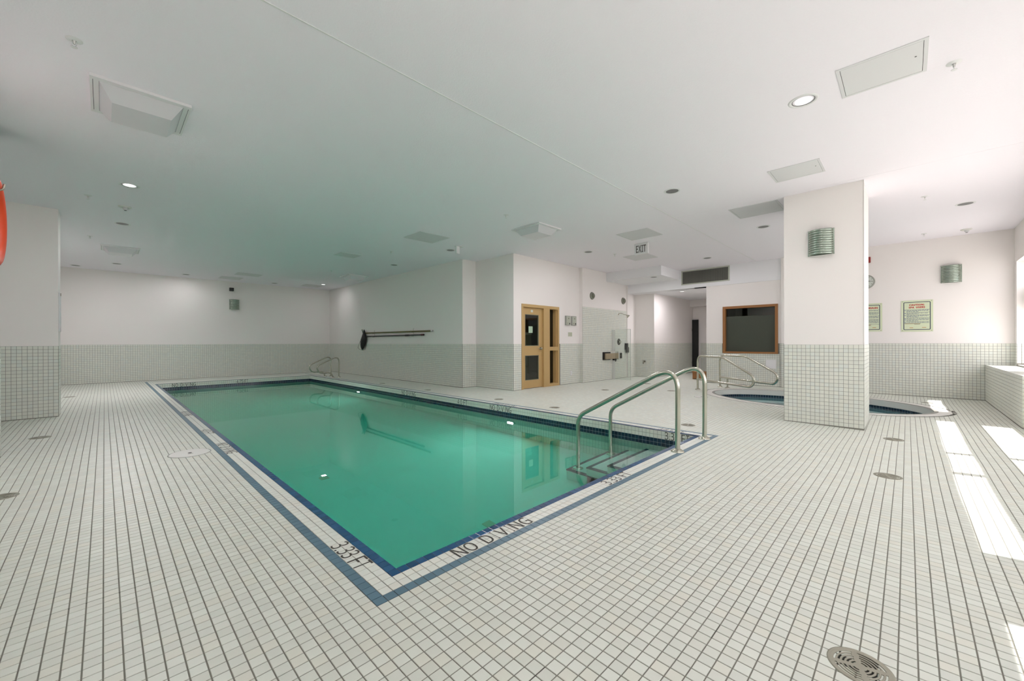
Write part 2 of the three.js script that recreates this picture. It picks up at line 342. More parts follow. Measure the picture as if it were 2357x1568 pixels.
// window wall beside the camera: piers, sills, heads round three openings
const WZ = 1.385, WZ1 = 1.60, HEAD = 2.54;
const OPEN = [[9.48, 11.40, 0.70], [3.45, 8.50, 0.83], [-0.40, 2.80, 0.83]];
{
  const w = thing('wall_window', 'pale wall with deep window reveals above tiled bench', null, [0, 0, 0], null, 'structure');
  const g = [bx(-0.9, 11.7, HEAD, CEIL + 0.05, WZ, WZ1)];
  let x = 11.7;
  for (const [a, b, sill] of OPEN) { g.push(bx(b, x, -0.1, HEAD, WZ, WZ1), bx(a, b, -0.1, sill, WZ, WZ1)); x = a; }
  g.push(bx(-0.9, x, -0.1, HEAD, WZ, WZ1));
  part('wall_surface', g, M.paint, w);
  const inOpen = (X, y) => OPEN.some(([a, b, s]) => X > a && X < b && y > s - 0.02);
  const beds = [bed([-0.72, WZ], [11.6, WZ], [0, -1], 0.70)];
  x = 11.6; for (const [a, b] of OPEN) { beds.push(bed([b, WZ], [x, WZ], [0, -1], WT, 0.6)); x = a; }
  wainscot(w, [-0.72, WZ], [11.6, WZ], [0, -1], 0, ROWS, (s, y) => inOpen(-0.72 + s, y), beds);
  part('grout_bed', bed([11.40, WZ], [11.40, WZ1], [-1, 0], WT, 0.70), M.wallGrout, w);
  layTiles(w, 'tile', faceTiles([11.40, WZ1], [11.40, WZ], [-1, 0], WY0, ROWS, (s, y) => y < 0.72), wallTile, T.wall, 60);

  let k = 1;
  for (const [a, b, sill] of OPEN) {
    const win = thing('window_' + k, ['window at the end of the tiled bench', 'wide window with two close mullions', 'window beside the camera corner'][k - 1], null, [0, 0, 0], null, 'structure');
    const f = 0.045, z0 = WZ1 - 0.07, z1 = WZ1 - 0.01, ms = k === 2 ? [5.33, 6.20] : [];
    part('window_frame', [bx(a, b, sill, sill + f, z0, z1), bx(a, b, HEAD - f, HEAD, z0, z1), bx(a, a + f, sill, HEAD, z0, z1), bx(b - f, b, sill, HEAD, z0, z1)], M.alu, win);
    part('sun_block_panel', bx(a, b, 1.70, 2.06, z0, z1), M.white, win);  // unseen opaque band, added to split the sunlight into two strips
    for (const m of ms) part('mullion', bx(m - 0.04, m + 0.04, sill, HEAD, z0, z1), M.alu, win);
    const xs = [a, ...ms, b];
    for (let i = 0; i + 1 < xs.length; i++) for (const [y0, y1] of [[sill, 1.70], [2.06, HEAD]]) {
      const p = new THREE.PlaneGeometry(xs[i + 1] - xs[i], y1 - y0); p.translate((xs[i] + xs[i + 1]) / 2, (y0 + y1) / 2, WZ1 - 0.04); part('pane', p, M.pane, win);
    }
    k++;
  }
  const b = thing('bench', 'long white tiled bench ledge under the window reveal', 'bench', [0, 0, 0]);
  part('ledge', bx(8.215, 11.598, 0.0, 0.672, 1.042, WZ - 0.006), M.wallGrout, b);
  const top = [];
  const cols = Math.round((11.598 - 8.215) / P), cw = (11.598 - 8.215) / cols, rw = (WZ - 1.04) / 7;
  for (let i = 0; i < cols; i++) for (let j = 0; j < 7; j++) { const m = basis(V(1, 0, 0), V(0, 1, 0), V(8.215 + (i + 0.5) * cw, 0.672, 1.04 + (j + 0.5) * rw)); m.scale(V(cw / P, 1, rw / P)); top.push({ m, n: V(0, 1, 0) }); }
  layTiles(b, 'top_tile', top, wallTile, T.white, 100);
  layTiles(b, 'tile', [...faceTiles([11.598, 1.042], [8.215, 1.042], [0, -1], 0.672 - 13 * P, 13), ...faceTiles([8.217, WZ], [8.217, 1.04], [-1, 0], 0.672 - 13 * P, 13)], wallTile, T.wall, 300);
}
// wall beside the life ring, and the recess with the far column
{
  let w = thing('wall_left', 'pale wall with tiled wainscot carrying the life ring', null, [0, 0, 0], null, 'structure');
  part('wall_surface', [bx(-1.0, -0.72, -0.1, CEIL + 0.05, -6.36, 1.7), bx(-1.6, -0.72, -0.1, CEIL + 0.05, -6.36, -6.1)], M.paint, w);
  wainscot(w, [-0.72, -6.36], [-0.72, 1.385], [1, 0]);
  w = thing('wall_recess', 'pale recessed wall behind the far column', null, [0, 0, 0], null, 'structure');
  part('wall_surface', bx(-1.6, -1.3, -0.1, CEIL + 0.05, -16.3, -6.2), M.paint, w);
  wainscot(w, [-1.3, -16.09], [-1.3, -6.36], [1, 0]);

  const colL = thing('column', 'pale pillar with tiled base beside the deck drains, far from the windows', 'column', [0, 0, 0], null, 'structure');
  part('shaft', bx(-1.31, -0.492, -0.1, CEIL + 0.05, -9.66, -9.233), M.paint, colL);
  wainscot(colL, [-1.3, -9.233], [-0.492, -9.233], [0, 1], 300);
  wainscot(colL, [-0.492, -9.233], [-0.492, -9.66], [1, 0]);

  const colR = thing('column', 'square pale pillar with tiled base and ribbed sconce', 'column', [0, 0, 0], null, 'structure');
  part('shaft', bx(6.745, 7.62, -0.1, CEIL + 0.05, -1.243, -0.394), M.paint, colR);
  part('grout_bed', [bed([6.745, -0.394], [6.745, -1.243], [-1, 0], WT), bed([6.745, -0.394], [7.62, -0.394], [0, 1], WT), bed([6.745, -1.243], [7.62, -1.243], [0, -1], WT), bed([7.62, -1.243], [7.62, -0.394], [1, 0], WT)], M.wallGrout, colR);
  layTiles(colR, 'tile', [...faceTiles([6.745, -0.394], [6.745, -1.243], [-1, 0], WY0, ROWS), ...faceTiles([6.745, -0.394], [7.62, -0.394], [0, 1], WY0, ROWS), ...faceTiles([6.745, -1.243], [7.62, -1.243], [0, -1], WY0, ROWS), ...faceTiles([7.62, -1.243], [7.62, -0.394], [1, 0], WY0, ROWS)], wallTile, T.wall, 300);
  const edge = []; for (const [x, z] of [[6.742, -0.391]]) edge.push(cyl(0.004, 0.004, CEIL - WT, 8).translate(x, (CEIL + WT) / 2, z));
  part('corner_bead', edge, M.paint, colR);
}
// ground outside the windows
tag(part('ground', bx(-30, 45, -0.4, -0.3, 1.7, 40), M.outside, null, true), 'paved ground outside the windows', null, null, 'structure');

// ------------------------------------------------------------------ swimming pool
const font = await new FontLoader().loadAsync('fonts/droid/droid_sans_regular.typeface.json');
const bold = await new FontLoader().loadAsync('fonts/droid/droid_sans_bold.typeface.json');
// letters set one by one on their tiles; local x along the text, y up, z off the surface
function letters(text, width, height) {
  const share = (ch) => ch === 'I' ? 0.5 : ch === '.' ? 0.45 : ch === ' ' ? 0.55 : ch === 'V' ? 1.05 : 1, unit = width / [...text].reduce((a, ch) => a + share(ch), 0), cells = [];
  let at = 0;
  for (const ch of text) {
    const step = unit * share(ch), mid = at + step / 2; at += step;
    if (ch === ' ') continue;
    const g = new TextGeometry(ch, { font, size: 1, depth: 0.01, curveSegments: 5 }); g.computeBoundingBox();
    const b = g.boundingBox, w = b.max.x - b.min.x, h = ch === '.' ? height * 0.13 : height;
    const sx = ch === '.' ? h / w : ch === 'I' ? unit * 0.15 / w : step * 0.82 / w;
    g.translate(-(b.min.x + b.max.x) / 2, -b.min.y, 0); g.scale(sx, h / (b.max.y - b.min.y), 0.05); g.translate(mid, 0, 0); cells.push(g);
  }
  return join(cells);
}
const TILETOP = 0.0026;
function lay(geo, origin, u, up) { const n = u.clone().cross(up); return geo.applyMatrix4(new THREE.Matrix4().makeBasis(u, up, n).setPosition(origin)); }
{
  const pool = thing('swimming_pool', 'long rectangular green swimming pool with slate tile border', 'swimming pool');
  // basin: four walls with thickness and a floor that slopes to the deep end
  const D0 = 1.015, D1 = 1.45, t = 0.25, yb = -1.75;
  const shell = [bx(IN.x0 - t, IN.x0, yb, -0.001, IN.z1 - t, IN.z0 + t), bx(IN.x1, IN.x1 + t, yb, -0.001, IN.z1 - t, IN.z0 + t), bx(IN.x0, IN.x1, yb, -0.001, IN.z0, IN.z0 + t), bx(IN.x0, IN.x1, yb, -0.001, IN.z1 - 1.1, IN.z1)];
  part('basin_wall', shell, M.wallGrout, pool);
  const fl = new THREE.BoxGeometry(IN.x1 - IN.x0 + 0.1, 0.1, IN.z0 - IN.z1 + 0.1, 1, 1, 1); const fp = fl.attributes.position;
  for (let i = 0; i < fp.count; i++) { const z = fp.getZ(i); fp.setY(i, fp.getY(i) - 0.05 + WATER - (z > 0 ? D0 : D1)); }
  fl.translate((IN.x0 + IN.x1) / 2, 0, (IN.z0 + IN.z1) / 2); fl.computeVertexNormals();
  part('basin_floor', fl, M.plaster, pool);
  // rim: slate line, two rows of white, blue edge row
  part('rim_bed', [bx(PX, PX + 4 * P, -0.02, -0.0003, PZ - NJ * P, PZ), bx(PX + 81 * P, PX + 85 * P, -0.02, -0.0003, PZ - NJ * P, PZ), bx(PX, PX + 85 * P, -0.02, -0.0003, PZ - 4 * P, PZ), bx(PX, PX + 85 * P, -0.02, -0.0003, PZ - NJ * P, PZ - JB * P)], M.grout, pool);
  const slate = [], white = [], blue = [], up = V(0, 1, 0);
  for (let i = 0; i < NI; i++) for (let j = 0; j < NJ; j++) {
    if (i >= 4 && i < 81 && j >= 4 && j < JB) continue;
    const q = { m: basis(V(1, 0, 0), up, V(PX + (i + 0.5) * P, 0, PZ - (j + 0.5) * P)), n: up };
    if (i === 0 || i === NI - 1 || j === 0 || j === NJ - 1) slate.push(q);
    else if (i >= 3 && i <= 81 && j >= 3 && j <= JB) blue.push(q);
    else white.push(q);
  }
  layTiles(pool, 'border_tile', slate, bandTile, T.slate, 260);
  layTiles(pool, 'coping_tile', white, wallTile, T.white, 300);
  layTiles(pool, 'edge_tile', blue, bandTile, T.blue, 260);
  // upright faces: two rows of white, two of navy, then the basin tiling under water
  const faces = [[[IN.x1, IN.z0], [IN.x1, IN.z1], [-1, 0]], [[IN.x0, IN.z1], [IN.x1, IN.z1], [0, 1]], [[IN.x0, IN.z0], [IN.x0, IN.z1], [1, 0]], [[IN.x0, IN.z0], [IN.x1, IN.z0], [0, -1]]];
  const f1 = [], f2 = [], f3 = [];
  for (const [a, b, n] of faces) { f1.push(...faceTiles(a, b, n, -0.003 - 2 * P, 2)); f2.push(...faceTiles(a, b, n, -0.003 - 4 * P, 2)); f3.push(...faceTiles(a, b, n, -0.003 - 32 * P, 28)); }
  part('band_bed', faces.map(([a, b, n]) => bed(a, b, n, -0.003 - 2 * P, -0.003 - 4 * P)), M.paleGrout, pool);
  layTiles(pool, 'face_tile', f1, wallTile, T.cream, 200);
  layTiles(pool, 'band_tile', f2, bandTile, T.navy, 300);
  layTiles(pool, 'basin_tile', f3, wallTile, T.white, 0);
  // depth and warning lettering
  const Z = PZ - 2.88 * P, X = PX + 1.06 * P, h = 0.094;
  const put = (text, width, o, u, upv) => part('lettering', lay(letters(text, width, h), o, u, upv), M.letter, pool);
  const onDeckNear = (t, x, w) => put(t, w, V(x, TILETOP, PZ - 1.06 * P), V(1, 0, 0), V(0, 0, -1));
  const onDeckLeft = (t, z, w) => put(t, w, V(X, TILETOP, z), V(0, 0, 1), V(1, 0, 0));
  const onDeckRight = (t, z, w) => put(t, w, V(PX + (NI - 1.06) * P, TILETOP, z), V(0, 0, -1), V(-1, 0, 0));
  const onRight = (t, z, w) => put(t, w, V(IN.x1 - 0.0046, -0.003 - 1.94 * P, z), V(0, 0, 1), V(0, 1, 0));
  const onFar = (t, x, w) => put(t, w, V(x, -0.003 - 1.94 * P, IN.z1 + 0.0046), V(1, 0, 0), V(0, 1, 0));
  onDeckNear('NO DIVING', 1.285, 0.59); onDeckNear('3.33 FT', 2.76, 0.37);
  onDeckLeft('3.33 FT', -2.255, 0.33); onDeckLeft('NO DIVING', -5.45, 0.59); onDeckLeft('4.0 FT', -6.45, 0.35); onDeckLeft('NO DIVING', -8.4, 0.55);
  onDeckRight('3.33 FT', -1.95, 0.33); onDeckRight('NO DIVING', -4.87, 0.55);
  onRight('3.33 FT', -2.17, 0.31); onRight('NO DIVING', -5.42, 0.56); onRight('4.0 FT', -6.37, 0.31); onRight('NO DIVING', -8.5, 0.61);
  onFar('NO DIVING', 1.31, 0.53); onFar('4.75 FT', 2.81, 0.31);
  // steps in the corner below the handrails
  const sx = 3.97, tread = [[-2.41, 0.25], [-2.69, 0.50], [-2.98, 0.75]];
  tread.forEach(([z, d]) => {
    const y = WATER - d, s = part('step', rbx(sx, IN.x1 + 0.02, WATER - D0 - 0.08, y, z, IN.z0 + 0.02, 0.008), M.plaster, pool);
    part('nosing', [bx(sx - 0.001, IN.x1, y - 0.04, y + 0.002, z - 0.002, z + 0.042), bx(sx - 0.002, sx + 0.042, y - 0.04, y + 0.002, z, IN.z0)], mat(rgb(0.02, 0.055, 0.085), 0.3), s);
  });
  // lights in the basin wall, inlets in the floor
  for (const z of [-4.87, -10.75]) {
    const l = part('pool_light', lathe([[0, 0.012], [0.07, 0.012], [0.1, 0.006], [0.105, 0]], 32).rotateZ(Math.PI / 2).translate(IN.x1 - 0.006, -0.53, z), M.steel, pool);
    const rl = new THREE.RectAreaLight(rgb(0.95, 1, 1), 175, 0.13, 0.13); rl.name = 'lamp_or_fill_light'; rl.position.set(IN.x1 - 0.03, -0.53, z); rl.rotation.y = Math.PI / 2; pool.add(rl);
    part('light_lens', lathe([[0, 0.022], [0.04, 0.02], [0.068, 0.012]], 32).rotateZ(Math.PI / 2).translate(IN.x1 - 0.006, -0.53, z), M.poolGlow, l);
  }
  for (const [x, z] of [[1.9, -5.13], [2.61, -2.89]]) part('floor_inlet', rbx(x - 0.05, x + 0.05, 0, 0.02, z - 0.05, z + 0.05, 0.005).translate(0, WATER - D0 - (PZ - z) / 12.7 * (D1 - D0) - 0.004, 0), M.cover, pool);
  // water
  const wat = part('pool_water', bx(IN.x0 - 0.01, IN.x1 + 0.01, WATER - D1 - 0.15, WATER, IN.z1 - 0.01, IN.z0 + 0.01), mat(rgb(1, 1, 1), 0.0, { transmission: 1, thickness: 1, ior: 1.33, attenuationColor: rgb(0.26, 0.90, 0.75), attenuationDistance: 2.0 }), null, true);
  tag(wat, 'still green water filling the long pool', 'water', null, 'stuff');
}

// ------------------------------------------------------------------ spa
{
  const spa = thing('spa', 'oval hot tub of turquoise water sunk behind the column', 'hot tub');
  const oval = (grow) => { const s = new THREE.Shape(); s.absellipse(0, 0, SPA.rx + grow, SPA.rz + grow, 0, Math.PI * 2); return s; };
  const ring = (o, i, y0, y1, bevel = 0) => { const q = oval(o); q.holes.push(oval(i)); const g = new THREE.ExtrudeGeometry(q, { depth: y1 - y0 - 2 * bevel, bevelEnabled: bevel > 0, bevelSize: bevel, bevelThickness: bevel, bevelOffset: -bevel, bevelSegments: 3, curveSegments: 96 }); g.rotateX(-Math.PI / 2); g.rotateY(-0.274); g.translate(SPA.x, y0 + bevel, SPA.z); return g; };
  const WS = SPA.water;
  part('inner_rim', ring(0.048, 0.0, -0.112, 0.002, 0.008), M.spaPlaster, spa);
  part('coping', ring(0.199, 0.051, -0.06, 0.0024, 0.003), M.spaPlaster, spa);
  part('rim_bed', ring(0.252, 0.03, -0.065, -0.002), M.grout, spa);
  part('basin_wall', ring(0.15, 0.012, -1.3, -0.11), M.paleGrout, spa);
  part('basin_seat', ring(0.05, -0.45, -1.2, WS - 0.42, 0.01), M.spaBasin, spa);
  part('seat_nosing', ring(-0.41, -0.46, WS - 0.47, WS - 0.414), T.navy.one[1], spa);
  part('basin_floor', ring(0.1, -SPA.rx + 0.01, -1.3, -1.1), M.spaBasin, spa);
  const around = (grow, y, geo, set, name, flat) => {
    const pts = new THREE.EllipseCurve(0, 0, SPA.rx + grow, SPA.rz + grow, 0, Math.PI * 2), n = Math.round(pts.getLength() / P), list = [];
    const sp = pts.getSpacedPoints(n).map((q) => ({ x: SPA.x + SPA.c * q.x - SPA.s * q.y, y: SPA.z + SPA.s * q.x + SPA.c * q.y }));
    for (let i = 0; i < n; i++) {
      const a = sp[i], b = sp[i + 1], u = V(b.x - a.x, 0, b.y - a.y), w = u.length(); u.normalize();
      const N = V(-u.z, 0, u.x), mid = V((a.x + b.x) / 2, y, (a.y + b.y) / 2);
      if (N.dot(V(SPA.x, y, SPA.z).sub(mid)) < 0) N.negate();
      const m = flat ? basis(u, V(0, 1, 0), mid) : basis(u, N, mid); m.scale(V(w / P, 1, 1)); list.push({ m, n: flat ? V(0, 1, 0) : N });
    }
    layTiles(spa, name, list, geo, set, 100);
  };
  around(0.2255, 0.0, bandTile, T.stone, 'border_tile', true);
  around(0.0245, 0.0008, bandTile, T.stone, 'nosing_tile', true);
  around(0.012, -0.1375, bandTile, T.navy, 'band_tile', false);
  around(0.012, -0.1375 - P, bandTile, T.navy, 'lower_band_tile', false);
  const wg = new THREE.ExtrudeGeometry(oval(0.02), { depth: 1.0, bevelEnabled: false, curveSegments: 96 }); wg.rotateX(-Math.PI / 2); wg.rotateY(-0.274); wg.translate(SPA.x, WS - 1.0, SPA.z);
  const w = part('spa_water', wg, mat(rgb(1, 1, 1), 0, { transmission: 1, thickness: 1, ior: 1.33, attenuationColor: rgb(0.42, 0.90, 0.93), attenuationDistance: 1.5 }), null, true);
  tag(w, 'still turquoise water filling the oval hot tub', 'water', null, 'stuff');
}

// ------------------------------------------------------------------ stainless rails
function flange(x, y, z, r = 0.064) { return lathe([[0.026, 0.03], [0.032, 0.027], [0.05, 0.016], [r, 0.008], [r, 0]], 32).translate(x, y, z); }
for (const [x, label] of [[4.09, 'stainless handrail over pool steps, on the side away from basin wall'], [4.85, 'stainless handrail over pool steps, beside the basin wall']]) {
  const o = thing('handrail', label, 'handrail', [0, 0, 0], 'handrails of the pool steps');
  part('rail', pipe([[x, 0, -1.668], [x, 0.90, -1.662, 0.30], [x, 0.208, -2.892, 0.11], [x, WATER - 0.75, -2.892]], 0.0245, 20), M.steel, o);
  part('flange', flange(x, 0.0022, -1.668), M.steel, o);
  part('flange', flange(x, WATER - 0.75 + 0.002, -2.892), M.steel, o);
}
for (const [z, label] of [[-13.06, 'looped stainless grab rail at pool end, nearer the pool steps'], [-13.72, 'looped stainless grab rail at pool end, nearer the end wall']]) {
  const o = thing('grab_rail', label, 'grab rail', [0, 0, 0], 'ladder grab rails at the far end');
  part('rail', pipe([[5.31, 0, z], [5.31, 0.70, z, 0.22], [4.60, 0.385, z, 0.13], [4.70, 0.165, z, 0.1], [5.06, 0.165, z, 0.1], [5.13, 0, z]], 0.021, 16), M.steel, o);
  part('flange', flange(5.31, 0.0022, z, 0.055), M.steel, o);
  part('flange', flange(5.13, 0.0022, z, 0.055), M.steel, o);
}
{
  const d = V(-0.62, 0, 0.785).normalize();
  for (const [ox, oz, label] of [[9.757, -3.505, 'looped stainless rail at hot tub, on the side toward the pool'], [10.70, -3.31, 'looped stainless rail at hot tub, on the side toward the wood framed window']]) {
    const o = thing('spa_rail', label, 'handrail', [0, 0, 0], 'hot tub entry rails'), at = (s, y, t) => { const p = V(ox, y, oz).addScaledVector(d, s); return [p.x, y, p.z, t]; };
    part('rail', pipe([at(0, 0), at(0, 0.79, 0.16), at(0.90, 0.79, 0.12), at(1.86, 0.45, 0.15), at(1.78, 0.247, 0.12), at(0.02, 0.247)], 0.0225, 18), M.steel, o);
    part('post', pipe([at(0.28, 0), at(0.28, 0.247)], 0.019, 14), M.steel, o);
    const a = at(0, 0), b = at(0.28, 0);
    part('flange', flange(a[0], 0.001, a[2], 0.055), M.steel, o); part('flange', flange(b[0], 0.001, b[2], 0.055), M.steel, o);
  }
}

// ------------------------------------------------------------------ deck drains and lids
{
  const R = 0.085, s = new THREE.Shape(); s.absarc(0, 0, R, 0, Math.PI * 2);
  for (const [k, r] of [0.022, 0.034, 0.046, 0.058, 0.070].entries()) for (let q = 0; q < 4; q++) {
    const gap = 0.0075 / r + 0.05 * (k % 2), a0 = q * Math.PI / 2 + gap + 0.3, a1 = (q + 1) * Math.PI / 2 - gap + 0.3, h = new THREE.Path(), w = 0.0036;
    h.absarc(0, 0, r + w, a0, a1, false); h.absarc(0, 0, r - w, a1, a0, true); h.closePath(); s.holes.push(h);
  }
  const grate = new THREE.ExtrudeGeometry(s, { depth: 0.003, bevelEnabled: true, bevelSize: 0.0008, bevelThickness: 0.0008, bevelSegments: 1, curveSegments: 10 }); grate.rotateX(-Math.PI / 2);
  const rim = lathe([[R - 0.004, 0.0036], [R + 0.002, 0.005], [R + 0.007, 0.0034], [R + 0.008, 0]], 48), holeShade = cyl(R, R, 0.0006, 40);  // flat black disc painted as the dark below the grate
  const near = ['corner of the pool border', 'middle of the sunlit deck strip', 'foot of the sconce column'];
  const names = ['round slotted metal floor drain near the pool corner lettered no diving', 'round slotted metal floor drain midway between pool handrails and sun patches', 'round slotted metal floor drain beside the sconce column',
    'round metal floor drain on the deck before the far pillar', 'round metal floor drain at the deck edge under the life ring', 'round metal floor drain behind the far pillar', 'round metal floor drain beyond the pool step handrails',
    'round metal floor drain in the deck between pool and tan door', 'round metal floor drain in the deck facing the wall corner', 'round metal floor drain below the pool poles wall, before the wall return', 'round metal floor drain below the hanging pool poles',
    'round metal floor drain between hot tub rails and shower', 'round metal floor drain in front of the shower wall', 'round metal floor drain at the passage opening', 'round metal floor drain between hot tub and tiled bench'];
  let proto = null;
  DRAINS.forEach(([x, z], i) => {
    let o;
    if (!proto) { o = proto = thing('floor_drain', names[i], 'drain'); part('grate', grate, M.drain, o); part('rim', rim, M.drain, o); part('holeShade', holeShade, M.holeShade, o); }
    else { o = proto.clone(); o.name = numbered('floor_drain'); o.userData = { label: names[i], category: 'drain' }; scene.add(o); }
    o.userData.group = 'deck floor drains'; o.position.set(x, floorY(x, z) + 0.0027, z);
  });
  for (const [x, z, r, label] of [[0.606, -5.179, 0.165, 'large round white skimmer lid in the deck by the pool'], [8.47, -2.98, 0.12, 'round white lid in the deck beside the hot tub rim']]) {
    const o = thing('skimmer_cover', label, 'lid', [x, floorY(x, z) + 0.001, z]);
    part('lid', lathe([[0, 0.0075], [r * 0.9, 0.0075], [r * 0.97, 0.006], [r, 0.002], [r, 0]], 56), M.offwhite, o);
    part('collar', lathe([[r + 0.002, 0], [r + 0.002, 0.0035], [r + 0.008, 0.0035], [r + 0.01, 0]], 56), M.grey, o);
    part('finger_hole_shade', cyl(0.016, 0.016, 0.002, 20).translate(0.0, 0.0072, 0.01), M.holeShade, o);  // black disc painted as the shade in a finger hole
    part('maker_plate', bx(-0.02, 0.02, 0.007, 0.0082, 0.045, 0.06), M.grey, o);
  }
}

// ------------------------------------------------------------------ ceiling fittings
function areaLight(parent, w, h, intensity, y) {
  const l = new THREE.RectAreaLight(rgb(1, 0.945, 0.985), intensity, w, h); l.position.set(0, y, 0); l.rotation.x = -Math.PI / 2; l.name = 'lamp_or_fill_light'; parent.add(l);
}
{
  // surface lights with a dropped prismatic lens
  const hx = 0.305, hz = 0.335, fr = 0.05, y0 = -0.022;
  const frame = [bx(-hx, hx, y0, 0, -hz, -hz + fr), bx(-hx, hx, y0, 0, hz - fr, hz), bx(-hx, -hx + fr, y0, 0, -hz + fr, hz - fr), bx(hx - fr, hx, y0, 0, -hz + fr, hz - fr)];
  const clip = [bx(-hx + 0.016, -hx + 0.019, y0 - 0.0006, y0 + 0.002, -hz + fr, hz - fr), bx(hx - 0.019, hx - 0.016, y0 - 0.0006, y0 + 0.002, -hz + fr, hz - fr)];
  const lensGeo = (() => {
    const a = hx - fr + 0.002, b = hz - fr + 0.002, c = a - 0.075, d = b - 0.085, y = -0.125, g = new THREE.BufferGeometry(), pos = [];
    const t = [[-a, -0.012, -b], [a, -0.012, -b], [a, -0.012, b], [-a, -0.012, b]], l = [[-c, y, -d], [c, y, -d], [c, y, d], [-c, y, d]];
    const q = (A, B, C, D) => pos.push(...A, ...B, ...C, ...A, ...C, ...D);
    q(l[0], l[1], l[2], l[3]); for (let i = 0; i < 4; i++) { const j = (i + 1) % 4; q(t[i], t[j], l[j], l[i]); }
    g.setAttribute('position', new THREE.Float32BufferAttribute(pos, 3)); g.computeVertexNormals(); g.setAttribute('uv', new THREE.Float32BufferAttribute(new Float32Array(pos.length / 3 * 2), 2)); return g;
  })();
  const prism = noiseTex(128, [[64, 1], [120, 1]], 60, 200);
  M.lens.bumpMap = prism; M.lens.bumpScale = 0.0005; uvm(lensGeo);
  for (const [x, z, at, label] of [[0.228, -4.725, 0, 'square dropped lens ceiling light over the deck by the life ring'], [0.248, -12.15, 1, 'square dropped lens ceiling light beyond the far pillar'], [5.48, -4.78, 2, 'square dropped lens ceiling light facing the tan door'], [5.41, -12.15, 3, 'square dropped lens ceiling light above the pool poles']]) {
    const o = thing('ceiling_light', label, 'ceiling light', [x, CEIL, z], 'dropped lens ceiling lights');
    part('frame', frame.map((g) => g.clone()), M.white, o); part('lens', lensGeo, M.lens, o); part('clip_slot', clip.map((g) => g.clone()), M.gap, o);
    if (FILL_LENS[at]) areaLight(o, 0.50, 0.55, FILL_LENS[at], -0.13);  // fill light added below a lens that is itself unlit
  }
  // recessed downlights
  const trim = lathe([[0.082, 0.0], [0.083, -0.004], [0.098, -0.006], [0.106, -0.002], [0.107, 0]], 44), can = lathe([[0.082, 0.002], [0.080, -0.003], [0.074, 0.0]], 40);
  const cans = [[4.17, CEIL, -0.628, 1, 170, 'large lit recessed downlight beside the flush ceiling hatch'], [0.233, CEIL, -7.187, 1, 120, 'lit recessed downlight between ceiling light and strobe detector'], [0.222, CEIL, -9.57, 0, 40, 'dark recessed downlight just beyond the ceiling detector'], [0.23, CEIL, -14.476, 0, 130, 'dark recessed downlight behind the farther dropped lens light'],
    [1.713, CEIL, -15.334, 0, 70, 'dark recessed downlight near the end wall beside ceiling vent panels'], [4.099, CEIL, -15.453, 0, 0, 'dark recessed downlight near the end wall above the grab rails'], [5.361, CEIL, -9.635, 0, 0, 'dark recessed downlight above the pool poles wall'], [5.39, CEIL, -7.215, 0, 0, 'dark recessed downlight beside the small edge-on exit sign'],
    [7.704, CEIL, -5.154, 0, 110, 'dark recessed downlight above the tan door wall'], [5.408, CEIL, -2.272, 0, 110, 'dark recessed downlight beside the long ceiling bead'], [8.23, CEIL, -1.824, 0, 110, 'dark recessed downlight next to the sconce column top'], [10.324, CEIL, -3.477, 0, 110, 'dark recessed downlight in front of the long vent grille'],
    [8.99, CEIL, 0.616, 0, 30, 'dark recessed downlight near the tiled bench end of the ceiling'], [-0.525, CEIL, -15.553, 0, 0, 'faint recessed downlight at the end wall recess'], [10.65, 2.91, -4.99, 0, 60, 'recessed downlight in the underside of the dropped bulkhead box'], [5.4, CEIL, -14.61, 1, 60, 'lit recessed downlight by the end wall corner over the deck'], [12.25, 2.64, -4.85, 1, 240, 'lit recessed downlight in the low passage ceiling']];
  for (const [x, y, z, lit, lampOrFill, label] of cans) {
    const o = thing('downlight', label, 'downlight', [x, y, z], 'recessed downlights');
    part('trim_ring', trim, M.white, o);
    part('reflector', can.clone(), M.canWall, o);
    part('lamp_face', lit ? [cyl(0.060, 0.060, 0.0012, 36).translate(0, -0.0022, 0)] : [cyl(0.079, 0.079, 0.0012, 36).translate(0, -0.0022, 0)], lit ? M.canGlow : M.canDim, o);
    if (lampOrFill) areaLight(o, 0.14, 0.14, lampOrFill, -0.010);  // dark cans carry added fill light, lit ones their own lamp
  }
  // sprinklers
  const esc = lathe([[0.012, -0.008], [0.03, -0.006], [0.042, -0.001], [0.042, 0]], 28), body = lathe([[0, -0.03], [0.006, -0.03], [0.008, -0.012], [0.012, -0.006]], 16), arm = pipe([[-0.009, -0.012, 0], [-0.011, -0.034, 0, 0.006], [0, -0.05, 0, 0.004], [0.011, -0.034, 0, 0.006], [0.009, -0.012, 0]], 0.0018, 8), plate = lathe([[0, -0.054], [0.016, -0.052], [0.017, -0.05], [0, -0.05]], 20);
  for (const [x, z, label] of [[-0.139, -4.0, 'white pendant sprinkler beside the dropped lens light near life ring'], [-0.153, -8.075, 'white pendant sprinkler before the far pillar'], [-0.188, -11.088, 'white pendant sprinkler beyond the far pillar'], [4.387, 0.247, 'white pendant sprinkler beside the large flush ceiling hatch'], [8.127, 0.178, 'white pendant sprinkler past the sconce column, near the bench downlight'],
    [10.932, 0.227, 'white pendant sprinkler close to the sign wall'], [4.534, -4.592, 'white pendant sprinkler beside the dropped lens light facing the door'], [8.331, -4.846, 'white pendant sprinkler beside the hanging exit sign'], [4.521, -8.259, 'white pendant sprinkler beyond the square vent panel over the pool'], [4.524, -11.634, 'white pendant sprinkler near the light above the pool poles']]) {
    const o = thing('sprinkler', label, 'sprinkler', [x, CEIL, z], 'ceiling sprinklers');
    part('escutcheon', esc, M.white, o); part('body', body, M.alu, o); part('yoke', arm, M.white, o); part('deflector', plate, M.white, o);
  }
